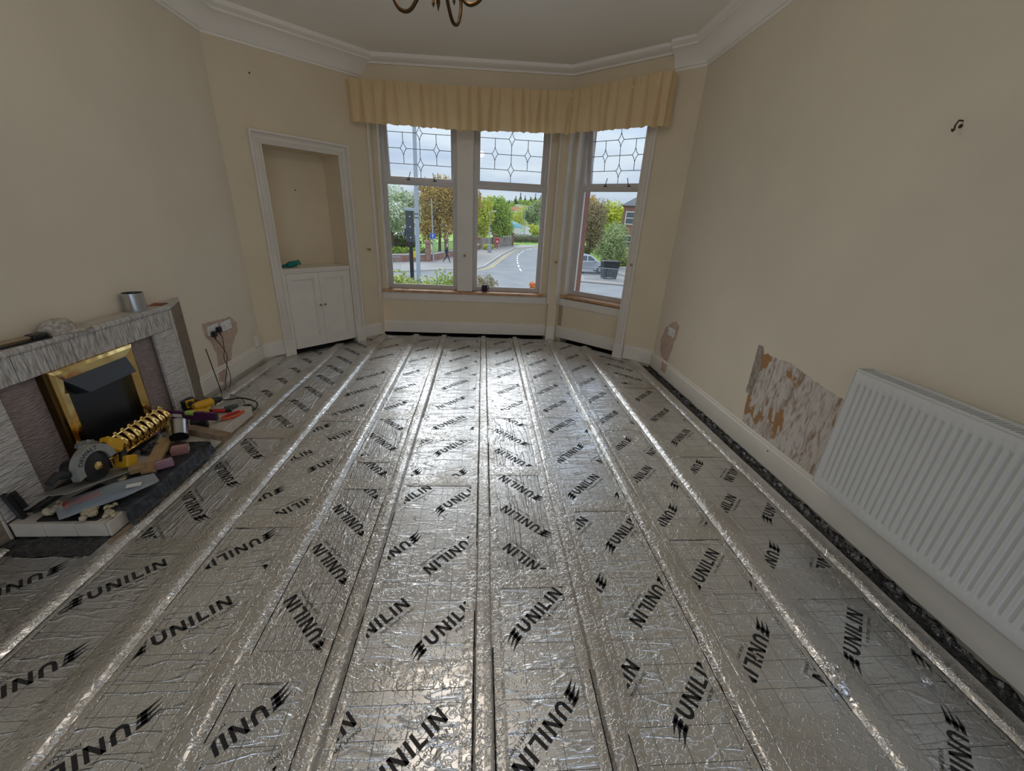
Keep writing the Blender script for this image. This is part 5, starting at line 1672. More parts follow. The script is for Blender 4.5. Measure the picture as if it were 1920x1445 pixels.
for p, q in zip(ke[:-1], ke[1:]):
    d = (Vector(q) - Vector(p)).normalized(); nn = Vector((d.y, -d.x)) * 0.15
    kb.add([(p[0], p[1], GZ + 0.11), (q[0], q[1], GZ + 0.11), (q[0] + nn.x, q[1] + nn.y, GZ + 0.11), (p[0] + nn.x, p[1] + nn.y, GZ + 0.11),
            (p[0], p[1], GZ), (q[0], q[1], GZ), (q[0] + nn.x, q[1] + nn.y, GZ), (p[0] + nn.x, p[1] + nn.y, GZ)],
           [(0, 1, 2, 3), (4, 7, 6, 5), (0, 4, 5, 1), (2, 6, 7, 3), (1, 5, 6, 2), (0, 3, 7, 4)])
struct(kb.build('kerb', M_kerb), 'pale kerb of the far corner')
poly_slab([(6.5, 30.0), (30, 24), (60, 24), (60, 55), (12, 41.5), (7.2, 38.0), (6.9, 34.5)][0:0] or [(7.6, 33.4), (14, 31.2), (50, 26), (60, 60), (16, 46.5), (13, 43.5), (13.5, 37.5), (8.2, 37.2)], GZ - 0.05, GZ + 0.10, 'pavement', M_pave, 'pavement behind the guard rail at the right of the junction')
poly_slab([(6.0, 79.0), (16, 82.5), (40, 98), (40, 112), (4, 112)], GZ, GZ + 0.14, 'grass_verge', M_grass, 'bright grass verge at the bend of the road')
poly_slab([(12.5, 47.5), (60, 62), (80, 110), (26, 90), (15.5, 68), (12.0, 56)], GZ, GZ + 0.12, 'lawn', M_grass, 'mown lawn in front of the sandstone house')
poly_slab([(-60, 38.6), (-9.2, 41.9), (-6.0, 44.4), (-3.4, 52.6), (-1.0, 65), (4.6, 76), (4, 118), (-90, 118)], GZ, GZ + 0.12, 'park_grass', M_grass, 'park grass behind the railings')
# markings
rm = MB()
dl = [(3.67, 38.8), (3.72, 42.0), (3.87, 45.4), (4.03, 48.2), (4.25, 51.0), (4.48, 53.9), (4.74, 56.8), (5.45, 60.5), (6.0, 63.5), (6.6, 66.6), (8.9, 72.6), (11.5, 76.5)]
for i in range(len(dl) - 1):
    p, q = Vector(dl[i]), Vector(dl[i + 1])
    d = (q - p); a = p + d * 0.1; b = p + d * 0.72
    n_ = Vector((-d.y, d.x)).normalized() * 0.08
    MB().add([(a.x - n_.x, a.y - n_.y, GZ + 0.012), (b.x - n_.x, b.y - n_.y, GZ + 0.012), (b.x + n_.x, b.y + n_.y, GZ + 0.012), (a.x + n_.x, a.y + n_.y, GZ + 0.012)], [(0, 1, 2, 3)]).build('centre_line_dash', M_line, bpy.data.objects['ground'])
yl = [(-2.4, 37.9), (-0.55, 38.7), (0.4, 41.3), (1.2, 46.5), (2.9, 57.0), (5.3, 69.0), (11.0, 78.4)]
for off in (0.22, 0.50):
    mb_ = MB()
    for p, q in zip(yl[:-1], yl[1:]):
        p, q = Vector(p), Vector(q)
        d = (q - p).normalized(); n_ = Vector((d.y, -d.x))
        a, b = p + n_ * off, q + n_ * off
        mb_.add([(a.x, a.y, GZ + 0.012), (b.x, b.y, GZ + 0.012), (b.x + n_.x * 0.12, b.y + n_.y * 0.12, GZ + 0.012), (a.x + n_.x * 0.12, a.y + n_.y * 0.12, GZ + 0.012)], [(0, 1, 2, 3)])
    mb_.build('yellow_line', M_yline, bpy.data.objects['ground'])

# ------------------------------------------------------------------ trees and shrubs
def leaf_cloud(clumps, n, size, seed, flat=0.0):
    rnd_ = random.Random(seed)
    tot = sum(c[3] * c[4] * c[5] for c in clumps)
    vv, ff = [], []
    for (cx, cy, cz, rx_, ry_, rz_) in clumps:
        k = max(8, int(n * rx_ * ry_ * rz_ / tot))
        for _ in range(k):
            while True:
                d = Vector((rnd_.gauss(0, 1), rnd_.gauss(0, 1), rnd_.gauss(0, 1)))
                if d.length > 1e-3:
                    break
            d.normalize()
            r_ = rnd_.random() ** 0.45
            p = Vector((cx + d.x * rx_ * r_, cy + d.y * ry_ * r_, cz + d.z * rz_ * r_))
            a = Vector((rnd_.gauss(0, 1), rnd_.gauss(0, 1), rnd_.gauss(0, 1))).normalized()
            b = a.orthogonal().normalized()
            s_ = size * rnd_.uniform(0.6, 1.3)
            i = len(vv)
            vv += [p - a * s_, p + b * s_ * 0.5, p + a * s_, p - b * s_ * 0.5]
            ff.append((i, i + 1, i + 2, i + 3))
    return vv, ff
def tree(name, label, x, y, zc, rx_, rz_, leafm, n=2600, size=0.16, trunk=0.16, seed=1, group=None, cat='tree', nclump=9, base=None):
    base = GZ + 0.1 if base is None else base
    o = empty(name, (x, y, base), label=label, cat=cat, group=group)
    rnd_ = random.Random(seed)
    zc -= base
    cl_ = [(0, 0, zc, rx_ * 0.72, rx_ * 0.72, rz_ * 0.8)]
    for k in range(nclump):
        a = rnd_.uniform(0, 2 * PI); h_ = rnd_.uniform(-0.8, 0.85)
        q = rx_ * 0.68 * math.sqrt(max(0.05, 1 - h_ * h_ * 0.9))
        s_ = rnd_.uniform(0.32, 0.5)
        cl_.append((q * math.cos(a), q * math.sin(a), zc + h_ * rz_ * 0.8, rx_ * s_, rx_ * s_, min(rz_ * s_, rx_ * s_ * 1.3)))
    vv, ff = leaf_cloud(cl_, n, size, seed)
    tag(MB().add(vv, ff).build('foliage', leafm, o, fix=False), kind='stuff')
    top = zc + rz_ * 0.3
    MB().tube([(0, 0, -0.1), (0.05, 0, zc * 0.5), (0, 0.05, top)], [trunk, trunk * 0.75, trunk * 0.25], 7).build('trunk', M_bark, o)
    for k in range(4):
        a = rnd_.uniform(0, 2 * PI)
        MB().tube([(0, 0, max(0.3, zc - rz_ * 0.5)), (rx_ * 0.4 * math.cos(a), rx_ * 0.4 * math.sin(a), zc), (rx_ * 0.65 * math.cos(a), rx_ * 0.65 * math.sin(a), zc + rz_ * 0.5)], [trunk * 0.5, trunk * 0.3, trunk * 0.1], 5).build('branch', M_bark, o)
    return o
def leafmat(name, c1, c2, sc=0.5):
    return mat(name, c1, 0.8, var=1.0, vscale=sc, col2=c2, spec=0.2)
LM_blos = leafmat('blossom_leaf', (0.72, 0.74, 0.64), (0.30, 0.40, 0.14), 0.9)
LM_gold = leafmat('bronze_leaf', (0.52, 0.38, 0.10), (0.34, 0.20, 0.05), 1.2)
LM_yel = leafmat('lime_leaf', (0.58, 0.58, 0.06), (0.40, 0.46, 0.05), 0.8)
LM_grn = leafmat('fresh_leaf', (0.36, 0.46, 0.06), (0.22, 0.32, 0.05), 0.8)
LM_gry = leafmat('willow_leaf', (0.36, 0.42, 0.18), (0.24, 0.30, 0.12), 0.8)
LM_drk = leafmat('conifer_leaf', (0.10, 0.17, 0.07), (0.06, 0.11, 0.05), 0.5)
LM_brn = leafmat('bare_twig', (0.34, 0.26, 0.15), (0.24, 0.22, 0.10), 1.4)
LM_var = leafmat('variegated_leaf', (0.56, 0.58, 0.16), (0.16, 0.26, 0.05), 6.0)
LM_hdg = leafmat('hedge_leaf', (0.13, 0.20, 0.05), (0.08, 0.13, 0.04), 1.0)
tree('blossom_tree', 'white blossoming tree behind the railings, next to the traffic light', -11.2, 54, 1.6, 3.6, 3.0, LM_blos, 7000, 0.18, 0.2, 3)
tree('bronze_tree', 'large bronze-leaved tree behind the blue road sign', -5.2, 52, 1.9, 3.0, 4.0, LM_gold, 12000, 0.15, 0.2, 5, nclump=16)
tree('bronze_tree', 'bronze-leaved tree partly behind the window mullion', -2.2, 54, 1.8, 2.3, 3.9, LM_gold, 6000, 0.16, 0.16, 6)
tree('lime_tree', 'bright yellow-green tree beside the mullion in the middle window', -0.7, 68, 1.5, 2.6, 4.0, LM_yel, 6000, 0.20, 0.18, 7)
tree('lime_tree', 'broad green tree in front of the teal-roofed building', 2.6, 72, 1.5, 2.5, 3.9, LM_grn, 6000, 0.20, 0.18, 8)
tree('street_tree', 'small yellow-green tree behind the clipped hedge', 11.9, 98, -0.6, 1.7, 1.3, LM_yel, 1300, 0.2, 0.1, 9)
tree('street_tree', 'bare yellowish tree behind the pavilion', 11.6, 138, 2.2, 3.2, 3.4, LM_yel, 1800, 0.22, 0.12, 10)
tree('willow_tree', 'tall grey-green willow at the bend of the road', 12.4, 106, 2.3, 2.4, 3.8, LM_gry, 4000, 0.24, 0.16, 11)
tree('bare_tree', 'brown barely leafed tree behind the silver car', 12.4, 49, 1.3, 2.3, 3.3, LM_brn, 7000, 0.12, 0.14, 12)
tree('bare_tree', 'brown twiggy tree at the edge of the angled window', 10.6, 50, 0.8, 1.6, 3.0, LM_brn, 2800, 0.12, 0.12, 13)
tree('garden_tree', 'pale green leafy tree beside the sandstone house', 13.9, 44.5, -0.3, 1.9, 2.7, LM_gry, 7000, 0.12, 0.12, 14)
tree('conifer', 'dark conifer rising behind the bare trees', 15.6, 63, 2.6, 1.6, 3.2, LM_gold, 1800, 0.22, 0.14, 15)
tree('garden_tree', 'yellowish tree behind the sandstone house', 21.5, 72, 3.2, 3.4, 2.6, LM_yel, 2200, 0.26, 0.16, 16)
tree('garden_tree', 'low green tree behind the lawn', 18.0, 70, 0.8, 3.0, 2.6, LM_grn, 2200, 0.24, 0.16, 17)
# street-edge and garden hedges
def hedge(name, pts, w_, h_, m, label, n=2200, seed=1, size=0.12, z=None):
    z = GZ + 0.1 if z is None else z
    o = empty(name, (pts[0][0], pts[0][1], z), label=label, cat='hedge')
    cl_ = []
    for p, q in zip(pts[:-1], pts[1:]):
        L_ = math.hypot(q[0] - p[0], q[1] - p[1])
        k = max(1, int(L_ / (w_ * 0.7)))
        for i in range(k + 1):
            t = i / k
            cl_.append((p[0] + (q[0] - p[0]) * t - pts[0][0], p[1] + (q[1] - p[1]) * t - pts[0][1], h_ * 0.5, w_ * 0.62, w_ * 0.62, h_ * 0.54))
    vv, ff = leaf_cloud(cl_, n, size, seed)
    tag(MB().add(vv, ff).build('foliage', m, o, fix=False), kind='stuff')
    c_ = MB()
    for p, q in zip(pts[:-1], pts[1:]):
        c_.tube([(p[0] - pts[0][0], p[1] - pts[0][1], h_ * 0.42), (q[0] - pts[0][0], q[1] - pts[0][1], h_ * 0.42)], h_ * 0.34, 7)
    c_.build('woody_core', M_bark, o)
    return o
hedge('clipped_hedge', [(6.3, 85), (12, 89), (20, 95)], 1.4, 1.7, LM_hdg, 'long clipped hedge at the bend of the road', 2400, 21, 0.16)
hedge('garden_hedge', [(14.2, 47.6), (17.0, 48.6), (19.6, 49.4)], 1.0, 1.2, LM_grn, 'low bright hedge behind the black bin', 2600, 22, 0.10)
hedge('garden_hedge', [(12.0, 57), (13.6, 59), (15.5, 62)], 1.2, 1.4, LM_hdg, 'dark hedge across the back of the lawn', 2400, 23, 0.13)
hedge('verge_shrub', [(0.4, 62.6), (1.3, 63.6)], 0.7, 0.8, LM_yel, 'low bright shrub at the foot of the fence', 900, 24, 0.1)
hedge('park_hedge', [(-14, 46), (-9, 47), (-6.5, 49)], 1.2, 1.0, LM_grn, 'green shrubs behind the park railings', 2200, 25, 0.13)
hedge('park_hedge', [(-16, 54), (-9, 56)], 1.8, 1.9, LM_hdg, 'dark hedge below the blossoming tree', 1600, 26, 0.2)
# shrubs in the front garden just below the sill
for i, (x, y, zt_, w_, m, lab) in enumerate(((-1.78, 9.0, 0.42, 0.28, LM_var, 'variegated yellow shrub below the traffic light'), (-1.25, 9.0, 0.34, 0.30, LM_var, 'sparse variegated shrub at the foot of the lamp post'),
                                       (-0.80, 8.9, 0.50, 0.34, LM_grn, 'leafy green shrub below the mullion'), (-0.45, 8.8, 0.46, 0.22, LM_grn, 'green shrub against the mullion'),
                                       (0.06, 9.0, 0.42, 0.24, LM_brn, 'grey twiggy shrub behind the mug'))):
    hgt = zt_ - GZ
    o = empty('garden_shrub', (x, y, GZ), label=lab, cat='shrub')
    vv, ff = leaf_cloud([(0, 0, hgt - w_, w_, w_, w_), (w_ * 0.5, 0.1, hgt - w_ * 1.4, w_, w_, w_), (-w_ * 0.5, -0.1, hgt - w_ * 1.5, w_, w_, w_)], 900, 0.035, 30 + i)
    tag(MB().add(vv, ff).build('foliage', m, o, fix=False), kind='stuff')
    for k in range(5):
        a = k * 1.3
        MB().tube([(0, 0, 0), (0.1 * math.cos(a), 0.1 * math.sin(a), hgt * 0.6), (w_ * 0.6 * math.cos(a), w_ * 0.6 * math.sin(a), hgt - w_ * 0.4)], [0.025, 0.015, 0.004], 5).build('stem', M_bark, o)
o = empty('garden_shrub', (-0.47, 8.2, GZ), label='bare twigs rising against the mullion', cat='shrub')
for k in range(6):
    MB().tube([(0, 0, 0), (0.02 * k - 0.05, 0, 3.0), (0.05 * k - 0.13, 0.02, 3.4 + 0.1 * (k % 3))], [0.02, 0.010, 0.003], 5).build('twig', LM_brn, o)
M_orf = mat('orange_petal', (0.70, 0.22, 0.05), 0.6)
o = empty('orange_flower', (1.12, 9.0, GZ), label='orange flower head just above the sill of the middle window', cat='flower')
MB().tube([(0, 0, 0), (0.02, 0, 3.17)], [0.02, 0.008], 5).build('stem', LM_hdg, o)
vv, ff = leaf_cloud([(0, 0, 3.2, 0.07, 0.07, 0.08)], 60, 0.05, 77)
MB().add(vv, ff).build('petals', M_orf, o, fix=False)

# ------------------------------------------------------------------ hill with woods and houses
hb = MB()
def hillf(u, v):
    x = -200 + 460 * u; y = 330 + 120 * v
    z = GZ + (9.5 * math.exp(-((x - 42) / 34) ** 2) + 8 * math.exp(-((x - 105) / 40) ** 2) + 10) * math.sin(PI * 0.5 * v)
    return (x, y, z)
hb.grid(hillf, 60, 12)
struct(hb.build('hill', mat('wooded_hill', (0.13, 0.20, 0.07), 0.95, var=0.6, vscale=0.06, col2=(0.24, 0.26, 0.10)), smooth='all'), 'wooded hill beyond the road')
rnd = random.Random(3)
vv, ff = [], []
for k in range(150):
    u = rnd.uniform(0.40, 0.74); v = rnd.uniform(0.2, 0.95)
    p = hillf(u, v)
    if any(abs(p[0] - hx_) < 9 and p[1] < hy_ + 10 for hx_, hy_ in ((28, 372), (17, 368), (37, 378))):
        continue
    a, b = leaf_cloud([(p[0], p[1], p[2] + 1.5, rnd.uniform(2.2, 4.2), 3, rnd.uniform(2.0, 3.2))], 60, 0.9, k)
    i = len(vv)
    vv += a; ff += [tuple(q + i for q in f) for f in b]
tag(MB().add(vv, ff).build('hillside_woods', LM_grn, fix=False), 'mixed woodland covering the far hillside', 'woodland', kind='stuff')
LM_con = leafmat('far_conifer', (0.09, 0.14, 0.08), (0.06, 0.10, 0.06), 0.1)
ORD = ['second', 'third', 'fourth', 'fifth', 'sixth', 'seventh', 'eighth', 'ninth', 'tenth', 'first']
for k, (px, hgt, w_) in enumerate(((19, 7, 2.6), (25, 5, 3.0), (31, 8, 2.6), (35.5, 9.5, 2.4), (40, 7, 3.0), (45.5, 6.5, 3.0), (50, 9.5, 2.2), (55, 8, 2.8), (60, 7, 3.0), (-2, 5, 2.6))):
    u = (px + 200) / 460
    z = hillf(u, 0.8)[2]
    o = empty('skyline_conifer', (px, 426, z - 1), cat='tree', group='conifers along the far skyline', label='%s dark conifer from the lime trees along the far skyline' % ORD[k])
    cl_ = [(0, 0, hgt * f_, w_ * (1.05 - f_), w_ * (1.05 - f_), hgt * 0.16) for f_ in (0.2, 0.4, 0.6, 0.8, 0.95)]
    vv, ff = leaf_cloud(cl_, 260, 0.7, 200 + k)
    tag(MB().add(vv, ff).build('foliage', LM_con, o, fix=False), kind='stuff')
    MB().tube([(0, 0, -1), (0, 0, hgt)], [0.4, 0.1], 6).build('trunk', M_bark, o)
M_roof = mat('terracotta_roof', (0.45, 0.17, 0.10), 0.85)
M_slate = mat('slate', (0.10, 0.105, 0.12), 0.7, var=0.2, vscale=2)
M_paneg = mat('dark_glazing', (0.10, 0.12, 0.14), 0.12)
def house(name, x, y, z, w_, d_, h_, rh_, wallm, roofm, wins, label, rz=0.0, cat='house', hip=False, chim=True):
    """box house; wins: (x0, x1, z0, z1) on the front (towards the bay)"""
    o = empty(name, (x, y, z), rz=rz, label=label, cat=cat)
    MB().box(-w_ / 2, w_ / 2, 0, d_, 0, h_).build('walls', wallm, o)
    e = 0.35
    rf = MB()
    if hip:
        rf.add([(-w_ / 2 - e, -e, h_), (w_ / 2 + e, -e, h_), (w_ / 2 + e, d_ + e, h_), (-w_ / 2 - e, d_ + e, h_), (-w_ * 0.22, d_ / 2, h_ + rh_), (w_ * 0.22, d_ / 2, h_ + rh_)],
               [(0, 3, 2, 1), (0, 1, 5, 4), (2, 3, 4, 5), (1, 2, 5), (3, 0, 4)])
    else:
        rf.add([(-w_ / 2 - e, -e, h_), (w_ / 2 + e, -e, h_), (w_ / 2 + e, d_ + e, h_), (-w_ / 2 - e, d_ + e, h_), (-w_ / 2 - e, d_ / 2, h_ + rh_), (w_ / 2 + e, d_ / 2, h_ + rh_)],
               [(0, 3, 2, 1), (0, 1, 5, 4), (2, 3, 4, 5), (1, 2, 5), (3, 0, 4)])
    r_ = rf.build('roof', roofm, o)
    if chim:
        MB().box(w_ * 0.25, w_ * 0.25 + 0.8, d_ * 0.4, d_ * 0.6, h_ + rh_ * 0.4, h_ + rh_ + 1.0).build('chimney', wallm, r_)
    for x0, x1, z0, z1 in wins:
        f_ = MB()
        rect_frame(f_, x0, x1, z0, z1, 0.12, -0.06, 0.02)
        f_.box(x0, x1, -0.05, 0.01, (z0 + z1) / 2 - 0.05, (z0 + z1) / 2 + 0.05)
        wf = f_.build('window', M_wh, o)
        MB().box(x0 + 0.1, x1 - 0.1, -0.02, -0.005, z0 + 0.1, z1 - 0.1).build('pane', M_paneg, wf)
    return o
house('hill_house', 28, 372, hillf(228 / 460, 0.35)[2] - 1.5, 11, 7, 3.2, 2.6, M_wh, M_roof, [(-3, -1.6, 0.8, 2.3), (1.4, 2.8, 0.8, 2.3)], 'white house with an orange roof on the far hill')
house('hill_house', 17, 368, hillf(217 / 460, 0.33)[2] - 2.0, 10, 7, 3.0, 2.4, M_redst, M_roof, [(-2.5, -1.2, 0.8, 2.2), (1.4, 2.7, 0.8, 2.2)], 'brick house half hidden by trees on the far hill')
house('hill_house', 40, 378, hillf(240 / 460, 0.4)[2] - 1.5, 8, 6, 2.6, 2.0, M_wh, M_slate, [(-2.0, -0.9, 0.8, 2.0), (1.0, 2.1, 0.8, 2.0)], 'small white house beside the orange-roofed one on the hill')
house('sandstone_house', 21.5, 53.0, GZ, 8.2, 9, 6.75, 1.9, M_redst, M_slate, [(-3.75, -2.55, 4.55, 6.1), (-1.4, -0.2, 4.55, 6.1), (-3.6, -2.2, 1.7, 3.3), (0.4, 1.6, 4.55, 6.1)], 'red sandstone house with a slate roof beyond the lawn', rz=R(-22), hip=True)
# low pavilion with a rounded teal roof
pvl = empty('pavilion', (7.5, 124, GZ), label='low white pavilion with a rounded teal roof', cat='building')
MB().box(-4.4, 3.2, 0, 9, 0, 2.1).build('walls', M_wh, pvl)
M_teal2 = mat('teal_roof', (0.10, 0.30, 0.34), 0.4)
MB().lathe([(5.0, 2.0), (5.1, 2.2), (4.6, 2.9), (3.2, 3.6), (1.2, 4.1), (0.05, 4.2)], 28, M=T(-0.8, 4.5, 0)).build('roof', M_teal2, pvl, smooth=True)
nb = empty('notice_board', (10.2, 110, GZ), label='white notice board by the pavilion', cat='sign')
MB().box(-0.65, 0.65, -0.05, 0.05, 1.5, 2.4).build('panel', M_line, nb)
for s in (-0.5, 0.5):
    MB().tube([(s, 0.06, 0), (s, 0.06, 2.3)], 0.05, 6).build('post', M_galv, nb)

# ------------------------------------------------------------------ walls, railings, fence
def wall_run(name, pts, h_, th, m, label, cat='wall'):
    o = empty(name, (pts[0][0], pts[0][1], GZ + 0.1), label=label, cat=cat)
    for p, q in zip(pts[:-1], pts[1:]):
        d = Vector((q[0] - p[0], q[1] - p[1])); L_ = d.length
        M_ = T(p[0] - pts[0][0], p[1] - pts[0][1], 0) @ Matrix.Rotation(math.atan2(d.y, d.x), 4, 'Z')
        MB(M_).box(0, L_, -th / 2, th / 2, -0.1, h_).build('masonry', m, o)
        MB(M_).box(0, L_, -th / 2 - 0.05, th / 2 + 0.05, h_, h_ + 0.1).build('coping', M_kerb, o)
    return o
WL = [(-30, 39.2), (-8.9, 41.4), (-5.75, 43.5), (-3.0, 52.2), (-0.6, 63.6)]
wall_run('park_wall', WL[:3], 0.62, 0.35, M_redst, 'low red sandstone wall under the park railings')
wall_run('park_wall', [(-5.3, 43.9), WL[3], WL[4]], 0.62, 0.35, M_redst, 'low stone wall running back from the gate pillar')
M_iron = mat('black_iron', (0.015, 0.016, 0.018), 0.5)
def railing(name, pts, z0, h_, step, m, label, r_=0.012, cat='railing'):
    o = empty(name, (pts[0][0], pts[0][1], z0), label=label, cat=cat)
    for p, q in zip(pts[:-1], pts[1:]):
        a = Vector((p[0] - pts[0][0], p[1] - pts[0][1], 0)); b = Vector((q[0] - pts[0][0], q[1] - pts[0][1], 0))
        for z in (0.06, h_ - 0.04):
            MB().tube([a + Vector((0, 0, z)), b + Vector((0, 0, z))], r_ * 1.6, 5).build('rail', m, o)
        n = max(1, int((b - a).length / step))
        bars = MB()
        for i in range(n + 1):
            c_ = a + (b - a) * (i / n)
            bars.tube([c_, c_ + Vector((0, 0, h_))], r_, 4)
        tag(bars.build('bars', m, o, fix=False), kind='stuff')
    return o
railing('park_railing', [(-16, 40.65), (-8.9, 41.4), (-5.9, 43.4)], GZ + 0.82, 1.0, 0.14, M_iron, 'black iron railing on the low park wall')
railing('park_railing', [(-5.2, 44.2), (-3.0, 52.2)], GZ + 0.82, 1.0, 0.16, M_iron, 'black iron railing running back from the gate pillar')
def pillar(x, y, w_, h_, label):
    o = empty('gate_pillar', (x, y, GZ + 0.05), label=label, cat='pillar')
    MB().cbox(-w_ / 2, w_ / 2, -w_ / 2, w_ / 2, 0, h_, 0.03).build('shaft', M_redst, o)
    MB().cbox(-w_ * 0.62, w_ * 0.62, -w_ * 0.62, w_ * 0.62, h_, h_ + 0.16, 0.03).build('cap', M_redst, o)
    MB().lathe([(w_ * 0.55, h_ + 0.16), (w_ * 0.4, h_ + 0.28), (0.05, h_ + 0.36)], 8).build('finial', M_redst, o)
    return o
pillar(-5.5, 43.4, 0.5, 1.75, 'stout red sandstone gate pillar beside the blue sign')
pillar(-4.1, 48.6, 0.45, 1.9, 'sandstone gate pillar behind the walking person')
pillar(-0.65, 64.0, 0.7, 1.55, 'brick pillar at the start of the timber fence')
pillar(1.85, 68.2, 0.55, 1.9, 'brick pillar in the middle of the timber fence')
pillar(5.2, 75.2, 0.5, 2.0, 'brick pillar at the far end of the timber fence')
M_fence = mat('weathered_fence', (0.36, 0.31, 0.27), 0.85, var=0.3, vscale=1.5)
fe = empty('timber_fence', (-0.6, 64.1, GZ), label='weathered timber fence along the pavement', cat='fence')
fp0, fp1 = Vector((0.2, 0.4, 0)), Vector((5.7, 10.9, 0))
nb_ = 44
for k in range(nb_):
    c_ = fp0 + (fp1 - fp0) * (k / nb_)
    d = (fp1 - fp0).normalized()
    M_ = T(c_.x, c_.y, 0) @ Matrix.Rotation(math.atan2(d.y, d.x), 4, 'Z')
    MB(M_).box(0.01, (fp1 - fp0).length / nb_ - 0.015, -0.015, 0.015, 0.1, 1.62 + 0.02 * (k % 2)).build('board', M_fence, fe)
MB().tube([fp0 + Vector((0, 0, 0.5)), fp1 + Vector((0, 0, 0.5))], 0.04, 4).build('rail', M_fence, fe)
MB().tube([fp0 + Vector((0, 0, 1.4)), fp1 + Vector((0, 0, 1.4))], 0.04, 4).build('rail', M_fence, fe)
railing('guard_rail', [(-9.0, 35.4), (-6.85, 35.7)], GZ + 0.08, 1.1, 0.12, M_galv, 'grey pedestrian guard rail behind the traffic light', 0.012)
railing('guard_rail', [(8.7, 34.75), (10.4, 34.2), (12.6, 33.45)], GZ + 0.08, 1.05, 0.11, M_galv, 'grey pedestrian guard rail in front of the black bin', 0.012)

# ------------------------------------------------------------------ street furniture
lp = empty('lamp_post', (-2.27, 15.0, GZ), label='tall grey lamp post close to the window', cat='lamp post')
MB().tube([(0, 0, 0), (0, 0, 2.15)], [0.11, 0.11], 14).build('base_column', M_galv, lp, smooth=True)
MB().lathe([(0.11, 2.15), (0.075, 2.28)], 14, cap=False).build('shoulder', M_galv, lp, smooth=True)
MB().tube([(0, 0, 2.2), (0.03, 0, 5.0), (0.06, 0, 8.5)], [0.076, 0.07, 0.055], 14).build('shaft', M_galv, lp, smooth=True)
for z in (4.40, 4.52):
    MB(T(0.02, 0, z)).lathe([(0.078, 0), (0.078, 0.025)], 14).build('strap', M_iron, lp)
MB().tube([(0.06, 0, 8.45), (0.3, 0.2, 8.8), (0.9, 0.6, 8.9)], 0.04, 8).build('bracket', M_galv, lp)
MB(T(1.1, 0.75, 8.88) @ RZ(35)).cbox(-0.25, 0.3, -0.1, 0.1, -0.06, 0.05, 0.03).build('lantern', M_galv, lp)
M_tl = mat('traffic_light_grey', (0.055, 0.062, 0.072), 0.5, var=0.2, vscale=4)
tl = empty('traffic_light', (-2.06, 12.4, GZ), label='traffic light seen from behind beside the lamp post', cat='traffic light')
MB().tube([(0, 0, 0), (0, 0, 3.85)], 0.057, 12).build('pole', M_iron, tl, smooth=True)
hdm = MB()
hdm.cbox(-0.105, 0.115, -0.10, 0.08, 3.77, 4.63, 0.02)
tlh = hdm.build('signal_head', M_tl, tl)
MB().cbox(-0.12, 0.13, -0.12, 0.10, 4.60, 4.68, 0.01).build('cap', M_galv, tlh)
for z in (3.91, 4.19, 4.46):
    MB(T(0.02, -0.104, z) @ RX(90)).lathe([(0.016, 0), (0.016, 0.006)], 10).build('fixing', M_line, tlh)
    MB().box(-0.108, 0.118, -0.103, -0.098, z + 0.13, z + 0.136).build('seam', M_iron, tlh)
for z in (4.0, 4.28, 4.55):
    MB(T(-0.02, 0.08, z) @ RX(-90)).lathe([(0.10, 0), (0.10, 0.16), (0.09, 0.16), (0.09, 0.0)], 14, cap=False).build('visor', M_iron, tlh)
MB().cbox(-0.16, -0.105, -0.06, 0.05, 3.95, 4.15, 0.01).build('side_box', M_tl, tlh)
t2 = empty('signal_post', (-6.05, 36.6, GZ), label='thin black signal post with a yellow push-button box', cat='post')
MB().tube([(0, 0, 0), (0, 0, 3.2)], 0.06, 8).build('pole', M_iron, t2)
MB().cbox(0.08, 0.36, -0.12, 0.12, 1.05, 1.55, 0.02).build('push_button_box', mat('signal_yellow', (0.70, 0.48, 0.04), 0.5), t2)
MB().cbox(-0.16, 0.16, -0.1, 0.1, 2.6, 3.5, 0.03).build('signal_head', M_tl, t2)
sp = empty('road_sign_post', (-4.93, 42.9, GZ + 0.1), label='grey post carrying a square blue road sign', cat='sign')
MB().tube([(0, 0, 0), (0, 0, 2.0), (-0.06, 0, 5.85)], [0.075, 0.06, 0.05], 10).build('post', M_galv, sp, smooth=True)
pn = MB().cbox(-0.26, 0.26, -0.10, -0.08, 2.22, 2.72, 0.006).build('sign_panel', mat('sign_blue', (0.02, 0.10, 0.45), 0.4), sp)
MB().box(-0.27, 0.27, -0.079, -0.070, 2.21, 2.73).build('sign_border', M_line, pn)
ar = MB()
ar.box(-0.03, 0.03, -0.106, -0.101, 2.30, 2.55)
ar.add([(-0.10, -0.106, 2.52), (0.10, -0.106, 2.52), (0.0, -0.106, 2.66), (-0.10, -0.101, 2.52), (0.10, -0.101, 2.52), (0.0, -0.101, 2.66)], [(0, 1, 2), (3, 5, 4), (0, 3, 4, 1), (1, 4, 5, 2), (2, 5, 3, 0)])
ar.build('arrow', M_line, pn)
def street_lamp(x, y, h_, reach, label):
    o = empty('street_lamp', (x, y, GZ), label=label, cat='street lamp')
    MB().tube([(0, 0, 0), (0, 0, 1.2), (0, 0, h_)], [0.10, 0.07, 0.05], 8).build('column', M_galv, o)
    MB().tube([(0, 0, h_ - 0.05), (reach * 0.4, 0, h_ + 0.12), (reach, 0, h_ + 0.14)], 0.035, 6).build('arm', M_galv, o)
    MB(T(reach, 0, h_ + 0.14)).cbox(-0.1 if reach > 0 else -0.45, 0.45 if reach > 0 else 0.1, -0.1, 0.1, -0.07, 0.05, 0.02).build('lantern', M_line, o)
    return o
street_lamp(0.9, 58.7, 5.2, 0.4, 'slender street lamp beside the timber fence')
street_lamp(5.6, 90, 5.2, -0.6, 'far street lamp in front of the pavilion')
street_lamp(8.75, 92, 6.0, -0.7, 'far street lamp at the bend beside the notice board')
